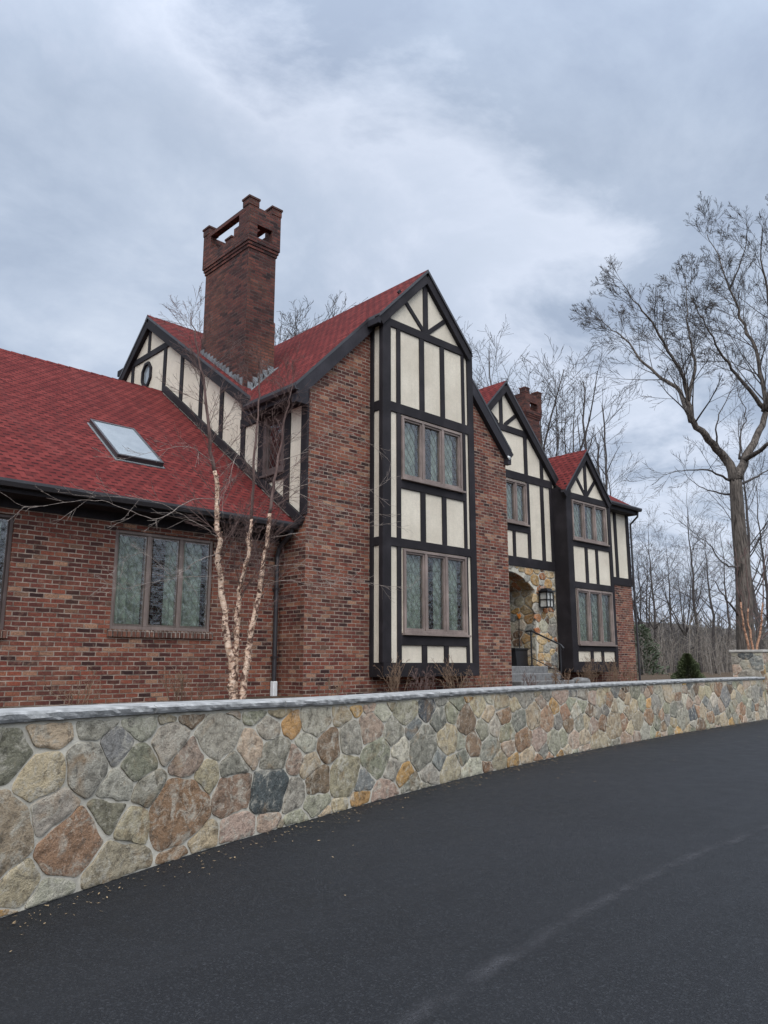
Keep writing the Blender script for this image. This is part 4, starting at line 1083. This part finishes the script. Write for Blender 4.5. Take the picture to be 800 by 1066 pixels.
for px, r0, r1 in limbs:
    pts = poly_smooth(limb(px), 4, rnd, .035); n = len(pts)
    rad = [.92*(r0+(r1*.25-r0)*(i/(n-1))**.55) for i in range(n)]
    (tk if r0 > .1 else tw).tube(pts, rad, 8 if r0 > .1 else 6)
    L = sum((pts[i+1]-pts[i]).length for i in range(n-1))
    P = dict(OAKP); P['fall'] = .6
    P['kids'] = [max(10, int(L*2.1)), 5, 5, 4]; P['len'] = [min(.40, 2.1/L*1.0+.09), .62, .64, .64]; P['rk'] = [.32, .42, .5, .6]
    if r0 < .11: P['kids'] = [max(4, int(L*1.0)), 4, 4, 3]; P['levels'] = 3
    P['start'] = [.3 if r0 > .1 else .15, .2, .18, .15]
    spawn(tw, rnd, pts, rad, L, 0, P)
o = tk.build('trunk', M['oak'], oak, smooth=True, uv=False, recalc=False); o.location = -OB
o = tw.build('crown', M['twig'], oak, smooth=True, uv=False, recalc=False); o.location = -OB

# prototypes of the trees further back: trunk + crown, base at the origin, 10 m tall
def proto(kind, seed):
    rnd = random.Random(seed); a, b = MB(), MB()
    P = dict(levels=3, seg=[.7, .5, .4, .35], wob=[.06, .08, .10, .12], up=[.05, .06, .05, .03], taper=[.2, .25, .35, .6], rmin=.0042, sides=[5, 4, 3, 3], kids=[9, 7, 5], start=[.2, .15, .12], ang=[(25, 50), (25, 55), (25, 60)], len=[.45, .5, .55], rk=[.38, .45, .55])
    if kind == 'vase':
        tp = [Vector((0, 0, -.3)), Vector((.05, 0, 1.5)), Vector((0, .05, 3.0))]; a.tube(tp, [.22, .17, .15], 8)
        for k in range(7):
            an = k*.9+rnd.random()*.4; sp = rnd.uniform(.22, .6)
            grow(b, rnd, (0, 0, 2.8+rnd.random()*.3), (math.cos(an)*sp, math.sin(an)*sp, 1), rnd.uniform(5.5, 7), .06, 0, P)
    elif kind == 'spread':
        tp = poly_smooth([(0, 0, -.3), (.05, 0, 2), (-.08, .05, 4), (.05, 0, 6), (0, .1, 8), (.05, 0, 10)], 3, rnd, .03); n = len(tp)
        rad = [.13*(1-i/(n-1))**1.2+.012 for i in range(n)]; a.tube(tp, rad, 8)
        P['kids'] = [24, 7, 5]; P['start'] = [.25, .12, .1]; P['len'] = [.36, .5, .5]; P['ang'] = [(35, 70), (25, 55), (25, 60)]
        spawn(b, rnd, tp, rad, 10, 0, P)
    elif kind == 'fine':
        for s_ in range(5):
            an = s_*1.3; tp = poly_smooth([(.05*math.cos(an), .05*math.sin(an), -.3), (.25*math.cos(an), .25*math.sin(an), 3.3), (.45*math.cos(an), .45*math.sin(an), 6.6), (.6*math.cos(an), .6*math.sin(an), 9.2+.8*rnd.random())], 4, rnd, .03); n = len(tp)
            rad = [.05*(1-i/(n-1))+.006 for i in range(n)]; a.tube(tp, rad, 6)
            P['kids'] = [16, 5, 4]; P['start'] = [.3, .15, .1]; P['len'] = [.24, .45, .5]; P['ang'] = [(25, 50), (20, 45), (20, 50)]
            spawn(b, rnd, tp, rad, 10, 0, P)
    else:                                              # column: upright stems with short stubby shoots
        for s_ in range(2 if kind == 'column' else 1):
            x = s_*.35-.1; tp = poly_smooth([(x*.3, 0, -.3), (x, 0, 3), (x+.05, .03, 6), (x, 0, 8), (x+.03, 0, 10-s_*1.4)], 4, rnd, .02); n = len(tp)
            rad = [.07*(1-.75*i/(n-1)) for i in range(n)]; a.tube(tp, rad, 7)
            P.update(levels=2, kids=[10, 2, 0], start=[.45, .3, 0], len=[.14, .3, .3], ang=[(12, 30), (15, 35), (0, 1)], rk=[.5, .6, .6])
            P['up'] = [.14, .1, .05, 0]
            spawn(b, rnd, tp, rad, 10, 0, P)
    hz = max(v[2] for v in a.v+b.v); k_ = 10/hz
    for m_ in (a, b): m_.v = [(x*k_, y*k_, z*k_) for x, y, z in m_.v]
    return a, b
PROT = {}
for kind, sd in (('vase', 1), ('spread', 2), ('spread', 7), ('fine', 3), ('column', 4), ('pole', 6)):
    a, b = proto(kind, sd); PROT.setdefault(kind, []).append((a, b))
_made = {}
def bg_tree(kind, px, D, ytop, label, var=0, rot=0, wide=1, name='bare_tree', mats=('twig', 'twig'), group=None, lean=0):
    x, y = ground_at(px, D); z = terrain(x, y); top = at_depth(px, ytop, D).z
    key = (kind, var, mats); e = empty(name, (x, y, z)); s_ = (top-z)/10
    if key not in _made:
        a, b = PROT[kind][var]
        _made[key] = (a.build('trunk', M[mats[0]], e, smooth=True, uv=False, recalc=False), b.build('crown', M[mats[1]], e, smooth=True, uv=False, recalc=False))
    else:
        for src in _made[key]:
            c = src.copy(); COL.objects.link(c); c.parent = e
    e.scale = (s_*wide, s_*wide, s_); e.rotation_euler = (0, lean, rot)
    return tag(e, label, 'tree', group)
bg = 'bare trees behind the house'
bg_tree('vase', 552, 46, 325, 'vase-shaped bare tree rising behind the second chimney', 0, .4, 1.0, group=bg)
bg_tree('fine', 588, 50, 372, 'fine-twigged bare tree just right of the second chimney', 0, 0, 1.25, group=bg)
bg_tree('pole', 624, 36, 392, 'tall straight bare stem behind the little red roof of the right bay', 0, 0, 1.2, name='tall_bare_stem', group=bg, mats=('twig', 'twig'))
bg_tree('column', 641, 38, 402, 'twin-stemmed upright bare tree to the right of the tall straight stem', 0, 1.1, 1.2, name='tall_bare_stem', group=bg, mats=('twig', 'twig'))
bg_tree('pole', 613, 44, 428, 'thin short bare stem left of the tall straight stem', 0, 2, .8, name='tall_bare_stem', group=bg, mats=('twig', 'twig'))
bg_tree('spread', 656, 33, 440, 'leaning bare tree right beside the house corner', 1, 2.2, .85, group=bg, lean=.05)
bg_tree('spread', 729, 52, 500, 'slender bare tree between the house corner and the big oak', 0, .3, .8, group=bg)
bg_tree('spread', 702, 62, 545, 'small distant bare tree in the gap left of the slender one', 1, 4.0, 1.0, group=bg)
bg_tree('spread', 792, 43, 420, 'bare tree behind the right side of the oak trunk', 0, 5.0, .8, group=bg)
bg_tree('fine', 303, 50, 305, 'bare treetop showing over the roof ridge right of the tall chimney', 0, 2.0, 1.2, group=bg)
bg_tree('spread', 300, 60, 322, 'second bare treetop behind the ridge right of the tall chimney', 0, 2.6, 1.0, group=bg)
bg_tree('spread', 685, 48, 520, 'low bare tree over the thicket near the house corner', 1, 1.0, .9, group=bg)
bg_tree('spread', 762, 64, 530, 'bare tree far behind the oak trunk', 1, 3.0, .9, group=bg)
bg_tree('spread', 745, 46, 545, 'crooked low bare tree just left of the oak trunk', 0, 1.7, 1.1, group=bg)
bg_tree('vase', 716, 56, 560, 'low vase-shaped bare tree in the thicket', 0, 2.2, 1.1, group=bg)
bg_tree('spread', 806, 52, 470, 'bare tree at the right edge beyond the taller wall', 1, .6, 1.0, group=bg)
bg_tree('fine', 672, 58, 560, 'low fine-twigged tree in the thicket', 0, 3.0, 1.8, group=bg)

# thicket of pale stems and the woods on the hill (nobody could count them)
rnd = random.Random(9); mb = MB()
for k in range(800):
    px = rnd.uniform(500, 960); D = rnd.uniform(38, 66); x, y = ground_at(px, D); z = terr_h(max(0, y-9))-.1
    h = rnd.uniform(1.0, 3.3)*(1.3 if D > 50 else 1); lx, ly_ = rnd.gauss(0, .3)*h*.5, rnd.gauss(0, .3)*h*.5; r_ = rnd.choice((.008, .010, .012, .016, .02, .04))
    p0, p1, p2 = Vector((x, y, z)), Vector((x+lx*.4, y+ly_*.4, z+h*.55)), Vector((x+lx, y+ly_, z+h))
    mb.tube([p0, p1, p2], [r_, r_*.75, .008], 3, False)
    for j in range(8):
        t = rnd.uniform(.15, .95); q = p0.lerp(p2, t); d = Vector((rnd.gauss(0, .9), rnd.gauss(0, .9), .8)).normalized()*h*.3*rnd.uniform(.5, 1.2)
        mb.tube([q, q+d], [r_*.45, .006], 3, False)
th_ = mb.build('thicket', M['reed'], None, uv=False, recalc=False, smooth=True); tag(th_, 'pale thicket of bare saplings and dry stems right of the house', 'thicket', None, 'stuff')
mb = MB()
cand = []
for k in range(5200):
    px = rnd.uniform(-150, 1050) if k % 3 else rnd.uniform(600, 900); D = rnd.uniform(72, 205); x, y = ground_at(px, D)
    cand.append((x, y))
gv = np.array([p for l in grid for p in l])
for (x, y) in cand:
    i = int(np.argmin((gv[:, 0]-x)**2+(gv[:, 1]-y)**2)); d2 = (gv[i, 0]-x)**2+(gv[i, 1]-y)**2
    w = 1/((gv[:, 0]-x)**2+(gv[:, 1]-y)**2+4)**2; z = float((w*gv[:, 2]).sum()/w.sum())-.4
    h = rnd.uniform(3.0, 6.0); r_ = rnd.uniform(.05, .12)
    p0, p2 = Vector((x, y, z)), Vector((x+rnd.gauss(0, .3), y+rnd.gauss(0, .3), z+h))
    mb.tube([p0, p2], [r_, .02], 3, False)
    for j in range(8):
        t = rnd.uniform(.3, .98); q = p0.lerp(p2, t); d = Vector((rnd.gauss(0, .55), rnd.gauss(0, .55), .9)).normalized()*h*.3*rnd.uniform(.5, 1.2)
        mb.tube([q, q+d*.6, q+d+Vector((0, 0, .2))], [r_*.45, .03, .015], 3, False)
for k in range(1300):
    x, y = rnd.uniform(-60, 150), rnd.uniform(-75, -30); h = rnd.uniform(5, 10.5)*(1.1 if y < -55 else 1); r_ = rnd.uniform(.1, .24)
    p0, p2 = Vector((x, y, -.3)), Vector((x+rnd.gauss(0, .4), y+rnd.gauss(0, .4), h)); mb.tube([p0, p2], [r_, .03], 4, False)
    for j in range(12):
        t = rnd.uniform(.2, .98); q = p0.lerp(p2, t); d = Vector((rnd.gauss(0, .7), rnd.gauss(0, .7), .8)).normalized()*h*.28*rnd.uniform(.5, 1.2)
        mb.tube([q, q+d*.6, q+d], [r_*.45, .05, .02], 3, False)
wd = mb.build('woods', M['far_bark'], None, uv=False, recalc=False, smooth=True); tag(wd, 'brown leafless woods covering the far hillside and the land around the house', 'woods', None, 'stuff')

# evergreens
def conifer(base, h, w, seed, name, label, mat, n):
    rnd = random.Random(seed); e = empty(name, base); tag(e, label, 'shrub' if h < 3 else 'tree')
    a = MB(); a.tube([(0, 0, -.1), (0, 0, h*.9)], [h*.03, .01], 6); a.build('trunk', M['twig'], e, uv=False, recalc=False)
    b = MB()
    for k in range(n):
        t = rnd.random()**1.1; z = h*(.04+.95*t); rm = w*(1-t)**.55*(.85+.5*mnoise.noise((z*2.1, seed, 0)))
        an = rnd.random()*6.283; r_ = rm*math.sqrt(rnd.uniform(.02, 1))*(1+.55*mnoise.noise((math.cos(an)*2.2, math.sin(an)*2.2, z*3.2/max(.5, h*.5)+seed)))
        p = Vector((math.cos(an)*r_, math.sin(an)*r_, z)); d = Vector((math.cos(an), math.sin(an), rnd.uniform(-.1, .9))).normalized(); L_ = h*rnd.uniform(.04, .10)
        s_ = d.cross(Vector((rnd.gauss(0, 1), rnd.gauss(0, 1), rnd.gauss(0, 1)))).normalized()*L_*.22
        b.poly([p-s_, p+d*L_*.5-s_*1.1, p+d*L_, p+d*L_*.5+s_*1.1])
    b.build('crown', M[mat], e, uv=False, recalc=False)
    return e
def on_terr(px, D): x, y = ground_at(px, D); return (x, y, terr_h(max(0, y-9)))
x, y = ground_at(716, 21.5); conifer((x, y, 1.0), 0.86, .46, 3, 'conifer_shrub', 'dark green cone-shaped conifer shrub behind the low wall', 'evergreen', 7000)
x, y = ground_at(668, 42); conifer((x, y, terrain(x, y)-.1), 2.7, 1.4, 4, 'pine_sapling', 'grey-green young pine in the thicket by the house corner', 'pine', 1500)

# river birch in front of the wing
rnd = random.Random(77)
BX = lambda px, y, dy=0: (lambda d: CAM+d*((9.15+dy)/d.y))(ray(px, y))
bb = BX(246, 727); BBASE = Vector((bb.x, bb.y, 1.0))
birch = empty('river_birch', BBASE); tag(birch, 'three-stemmed birch with peeling cream bark in front of the left brick wing', 'tree')
BP = dict(levels=3, seg=[.3, .2, .16, .12], wob=[.045, .05, .06, .07], up=[.01, .02, .01, .0], taper=[.2, .3, .4, .6], rmin=.0017, sides=[5, 4, 3, 3], kids=[5, 5, 3], start=[.2, .15, .1], ang=[(30, 70), (20, 50), (20, 50)], len=[.4, .5, .5], rk=[.3, .5, .6])
stems = [
 ([(242, 740, 0), (240, 695, 0), (233, 640, .05), (228, 585, .05), (227, 530, 0), (222, 480, .05), (215, 425, .1), (209, 385, .15), (204, 355, .2), (199, 330, .2)], .053),
 ([(246, 740, .05), (246, 695, .08), (246, 650, .12), (249, 615, .15), (258, 580, .15), (262, 530, .2), (266, 470, .2), (269, 425, .25), (271, 395, .3), (274, 375, .3)], .046),
 ([(250, 740, -.02), (256, 695, -.05), (264, 650, -.1), (272, 600, -.12), (280, 545, -.15), (286, 500, -.2), (294, 455, -.2), (300, 420, -.25), (305, 400, -.3)], .049)]
tkb, twb, tip = MB(), MB(), MB()
for px, r0 in stems:
    low = poly_smooth([BX(*q) for q in px], 5, rnd, .012); n = len(low); cut = int(n*.53)
    rad = [max(.006, r0*(1-.9*i/(n-1))*(1+.10*mnoise.noise((i*.9, r0*99, 0)))) for i in range(n)]
    tkb.tube(low[:cut+1], rad[:cut+1], 9); twb.tube(low[cut:], rad[cut:], 6)
    # ragged peeling curls
    for k in range(110):
        i = rnd.randrange(1, cut); p = low[i].lerp(low[i+1], rnd.random()); a = rnd.random()*6.283; o_ = Vector((math.cos(a), math.sin(a), 0)); tt = Vector((-o_.y, o_.x, 0))
        w_, h_ = rad[i]*rnd.uniform(.3, .75), rnd.uniform(.015, .055); q = p+o_*rad[i]*.97
        tkb.poly([q-tt*w_, q+tt*w_, q+tt*w_*.8+o_*.014+Vector((0, 0, h_)), q-tt*w_*.6+o_*.022+Vector((0, 0, h_*.8))])
    L = 5
    P = dict(BP); P['kids'] = [38, 9, 4]; P['rk'] = [.2, .45, .6]; P['start'] = [.28, .12, .1]; P['len'] = [.19, .42, .5]; P['ang'] = [(25, 60), (20, 45), (20, 45)]; P['up'] = [.02, .015, .0, -.01]
    spawn(twb, rnd, low, rad, L, 0, P)
# long pale drooping side branches
sides_ = [[(226, 520, 0), (200, 520, -.3), (165, 540, -.6), (130, 530, -.9), (100, 520, -1.1), (60, 524, -1.3), (25, 527, -1.5), (-10, 505, -1.6)],
          [(228, 560, 0), (205, 545, -.3), (170, 525, -.5), (130, 518, -.7), (95, 516, -.9), (60, 512, -1.0)],
          [(230, 600, 0), (200, 600, -.3), (160, 606, -.5), (130, 612, -.7), (105, 606, -.8)],
          [(229, 575, 0), (205, 585, -.3), (180, 600, -.5), (150, 575, -.6), (120, 590, -.8)],
          [(281, 560, -.1), (310, 555, -.4), (345, 552, -.7), (385, 548, -.9), (420, 542, -1.1)],
          [(276, 590, -.1), (310, 588, -.4), (350, 600, -.8), (390, 608, -1.0), (425, 612, -1.2)],
          [(284, 520, -.1), (315, 505, -.5), (350, 498, -.8), (385, 510, -1.1), (410, 495, -1.2)],
          [(272, 610, -.1), (300, 604, -.4), (335, 610, -.7), (370, 600, -.9)],
          [(290, 480, -.1), (320, 470, -.4), (360, 450, -.8), (395, 470, -1)],
          [(264, 500, .2), (250, 470, -.2), (238, 500, -.4), (232, 520, -.5)],
          [(222, 480, 0), (195, 465, -.3), (160, 470, -.5), (120, 480, -.7)],
          [(286, 500, -.1), (325, 520, -.4), (365, 530, -.7), (400, 536, -.9)]]
for px in sides_:
    pts = poly_smooth([BX(*q) for q in px], 5, rnd, .012); n = len(pts); rad = [.0058*(1-.75*i/(n-1)) for i in range(n)]
    tip.tube(pts, rad, 4); P = dict(BP); P['kids'] = [9, 3, 2]; P['levels'] = 2; P['len'] = [.22, .5, .5]; P['start'] = [.2, .1, .1]; P['ang'] = [(15, 45), (15, 40), (10, 30)]
    spawn(tip, rnd, pts, rad, 2.4, 0, P)
for m_, nm, mt in ((tkb, 'trunk', 'birch'), (twb, 'crown', 'birch_twig'), (tip, 'side_branches', 'birch_tip')):
    o = m_.build(nm, M[mt], birch, smooth=True, uv=False, recalc=False); o.location = -BBASE

# small orange birch clump beyond the taller wall
x, y = ground_at(785, 27.5); cz = terrain(x, y); CB = Vector((x, y, cz)); rnd = random.Random(5)
cl = empty('young_river_birch', CB); tag(cl, 'small young birch clump with orange peeling bark behind the taller wall', 'tree')
a, b = MB(), MB()
for q in ([(778, 690), (776, 660), (772, 635), (768, 600), (766, 570)], [(784, 690), (782, 664), (778, 640), (779, 610), (775, 570)], [(788, 690), (791, 660), (794, 635), (795, 600), (800, 560)]):
    pts = poly_smooth([Vector((*CB.xy, CB.z))+Vector((rnd.gauss(0, .05), rnd.gauss(0, .05), 0))]+[at_depth(u, v, 27.5) for u, v in q[1:]], 4, rnd, .02); n = len(pts)
    rad = [.05*(1-.85*i/(n-1)) for i in range(n)]; c_ = int(n*.55); a.tube(pts[:c_+1], rad[:c_+1], 7); b.tube(pts[c_:], rad[c_:], 5)
    P = dict(BP); P['kids'] = [12, 4, 2]; P['rmin'] = .007; P['len'] = [.25, .45, .5]; P['levels'] = 2; spawn(b, rnd, pts, rad, 4, 0, P)
M['birch_orange'] = bark('orange_birch_bark', [.30, .14, .08], [.52, .31, .2], [.10, .055, .04], (5, 5, 20), .8)
for m_, nm, mt in ((a, 'trunk', 'birch_orange'), (b, 'crown', 'birch_twig')):
    o = m_.build(nm, M[mt], cl, smooth=True, uv=False, recalc=False); o.location = -CB

# dormant shrubs along the foot of the house
def shrub(x, y, h, w, seed, label, mat='shrub', n=16):
    rnd = random.Random(seed); mb = MB()
    P = dict(levels=2, seg=[.12, .08, .06], wob=[.12, .16, .18], up=[.05, .05, .03], taper=[.4, .4, .6], rmin=.0028, sides=[4, 3, 3], kids=[5, 3], start=[.3, .2], ang=[(20, 50), (20, 55)], len=[.42, .45], rk=[.6, .7])
    for k in range(n):
        a = rnd.random()*6.283; s_ = rnd.uniform(.2, 1.3)*w/h
        grow(mb, rnd, (rnd.gauss(0, w*.22), rnd.gauss(0, .12), -.05), (math.cos(a)*s_, math.sin(a)*s_*.7, 1), h*rnd.uniform(.45, 1.1), .006, 0, P)
    o = mb.build('dormant_shrub', M[mat], None, smooth=True, uv=False, recalc=False); o.location = (x, y, 1.03)
    tag(o, label, 'shrub', 'dormant shrubs along the foot of the house'); return o
def atY(px, Y): d = ray(px, 700); return CAM.x+d.x*(Y/d.y)
for i, (px, Y, h, w, lab, mt, n) in enumerate((
    (408, 9.85, .66, .35, 'leafless twiggy shrub under the left corner of the tall bay', 'shrub', 14),
    (440, 9.75, .60, .5, 'leafless shrub under the lower window of the tall bay', 'birch_twig', 16),
    (476, 9.8, .72, .45, 'tall-stemmed leafless shrub under the right part of the tall bay', 'shrub', 14),
    (508, 10.1, .62, .4, 'reddish leafless shrub by the brick right of the tall bay', 'shrub', 16),
    (548, 10.3, .48, .4, 'low leafless shrub in front of the granite steps', 'birch_twig', 12),
    (583, 10.6, .62, .5, 'leafless shrub right of the steps below the lantern', 'shrub', 18),
    (612, 10.9, .80, .45, 'leafless reddish shrub under the narrow right bay', 'shrub', 20),
    (637, 11.1, .72, .5, 'leafless shrub at the far right corner of the house', 'shrub', 20),
    (652, 11.4, .66, .5, 'brown leafless shrub just beyond the house corner', 'shrub', 20),
    (190, 10.6, .62, .5, 'sparse leafless shrub left of the birch stems', 'shrub', 12),
    (80, 10.4, .60, .5, 'sparse leafless shrub under the left edge of the wing window', 'shrub', 10),
    (345, 10.2, .5, .4, 'low leafless shrub by the corner of the big brick gable', 'shrub', 9))):
    shrub(atY(px, Y), Y, h, w, 100+i, lab, mt, n)
# a pale boulder among them
bm = bmesh.new(); bmesh.ops.create_icosphere(bm, subdivisions=3, radius=1)
for v in bm.verts: v.co *= 1+.28*mnoise.noise(v.co*1.4+Vector((3, 1, 2)))
for v in bm.verts: v.co = Vector((v.co.x*.27, v.co.y*.22, v.co.z*.17))
me = bpy.data.meshes.new('boulder'); bm.to_mesh(me); bm.free(); me.materials.append(M['granite']); me.polygons.foreach_set('use_smooth', [True]*len(me.polygons))
bo = bpy.data.objects.new('boulder', me); COL.objects.link(bo); bo.location = (atY(605, 11.0), 11.0, 1.12); tag(bo, 'pale grey boulder among the shrubs under the narrow right bay', 'boulder')

# ------------------------------------------------------------------ sky and light
W = bpy.data.worlds.new('World'); SC.world = W; W.use_nodes = True
nt = W.node_tree; nt.nodes.clear()
T = NT.__new__(NT); T.t = nt
SUN_EL, SUN_AZ = R(52), math.atan2(-.80, -.60)          # behind the camera, a little to the right
sdir = Vector((math.cos(SUN_AZ)*math.cos(SUN_EL), math.sin(SUN_AZ)*math.cos(SUN_EL), math.sin(SUN_EL)))
sky = nt.nodes.new('ShaderNodeTexSky'); sky.sky_type = 'NISHITA'; sky.sun_disc = False
sky.sun_elevation = SUN_EL; sky.sun_rotation = math.pi/2-SUN_AZ; sky.air_density = 1.2; sky.dust_density = 2.5
tc = nt.nodes.new('ShaderNodeTexCoord'); g = tc.outputs['Generated']
sp = T.n('SeparateXYZ'); nt.links.new(g, sp.inputs[0])
den = T.math('ADD', T.math('MAXIMUM', sp.outputs['Z'], 0), .22)
cb = T.n('CombineXYZ'); nt.links.new(T.math('DIVIDE', sp.outputs['X'], den), cb.inputs[0]); nt.links.new(T.math('DIVIDE', sp.outputs['Y'], den), cb.inputs[1])
v = cb.outputs[0]
n1 = T.noise(v, 2.3, 9, .6, .3); n2 = T.noise(v, .55, 4, .5, .2)
cm = T.math('ADD', T.math('MULTIPLY', n1, .7), T.math('MULTIPLY', n2, .3))
# a bright rift between the clouds: near the plane through two sky directions
r1, r2 = ray(290, 10).normalized(), ray(480, 260).normalized(); nn = r1.cross(r2).normalized()
dt = T.n('VectorMath', operation='DOT_PRODUCT'); nt.links.new(g, dt.inputs[0]); dt.inputs[1].default_value = nn
rf = T.math('ADD', dt.outputs['Value'], T.math('MULTIPLY', T.math('SUBTRACT', n1, .5), 1.0))
rift = T.ramp(T.math('ABSOLUTE', rf), [(0, .6), (.04, .45), (.16, 0)])
cc = T.ramp(cm, [(.37, (3.0, 3.6, 4.7)), (.45, (3.55, 4.2, 5.3)), (.53, (4.15, 4.8, 5.9)), (.64, (5.2, 5.8, 6.8))])
cc = T.mix(rift, cc, [6.4, 6.9, 8.0])
# overcast: brighter towards the zenith and around the veiled sun
ds = T.n('VectorMath', operation='DOT_PRODUCT'); nt.links.new(g, ds.inputs[0]); ds.inputs[1].default_value = sdir
glow = T.ramp(ds.outputs['Value'], [(.0, 0), (.35, .25), (.75, .75), (1, 1)])
zen = T.ramp(sp.outputs['Z'], [(.74, 0), (1, .7)])
gain = T.math('ADD', T.math('ADD', 1, T.math('MULTIPLY', glow, 2.5)), T.math('MULTIPLY', zen, 2.2))
cv = T.n('VectorMath', operation='SCALE'); nt.links.new(cc, cv.inputs[0]); nt.links.new(gain, cv.inputs['Scale'])
warm = T.mix(T.math('MULTIPLY', glow, .8), [1, 1, 1], [1.06, 1.0, .90])
cc2 = T.mix(1, cv.outputs[0], warm, 'MULTIPLY')
fin = T.mix(.95, sky.outputs[0], cc2)
bgn = nt.nodes.new('ShaderNodeBackground'); bgn.inputs['Strength'].default_value = .1; nt.links.new(fin, bgn.inputs['Color'])
wo = nt.nodes.new('ShaderNodeOutputWorld'); nt.links.new(bgn.outputs[0], wo.inputs['Surface'])

sl = bpy.data.lights.new('sun', 'SUN'); sl.energy = 1.2; sl.angle = R(40); sl.color = (1, .96, .9)
so_ = bpy.data.objects.new('sun', sl); COL.objects.link(so_); so_.rotation_euler = (-sdir).to_track_quat('-Z', 'Y').to_euler(); so_.location = (0, 0, 40)

# ------------------------------------------------------------------ camera
cd = bpy.data.cameras.new('camera'); cam = bpy.data.objects.new('camera', cd); COL.objects.link(cam)
cd.sensor_fit = 'VERTICAL'; cd.sensor_height = 36; cd.lens = 36*FPX/1066; cd.clip_end = 3000; cd.clip_start = .05
mt = Matrix((cR, cU, -cF)).transposed().to_4x4(); mt.translation = CAM; cam.matrix_world = mt
SC.camera = cam
SC.view_settings.view_transform = 'Standard'; SC.view_settings.look = 'None'; SC.view_settings.gamma = 1; SC.view_settings.exposure = .4
SC.view_settings.use_curve_mapping = False
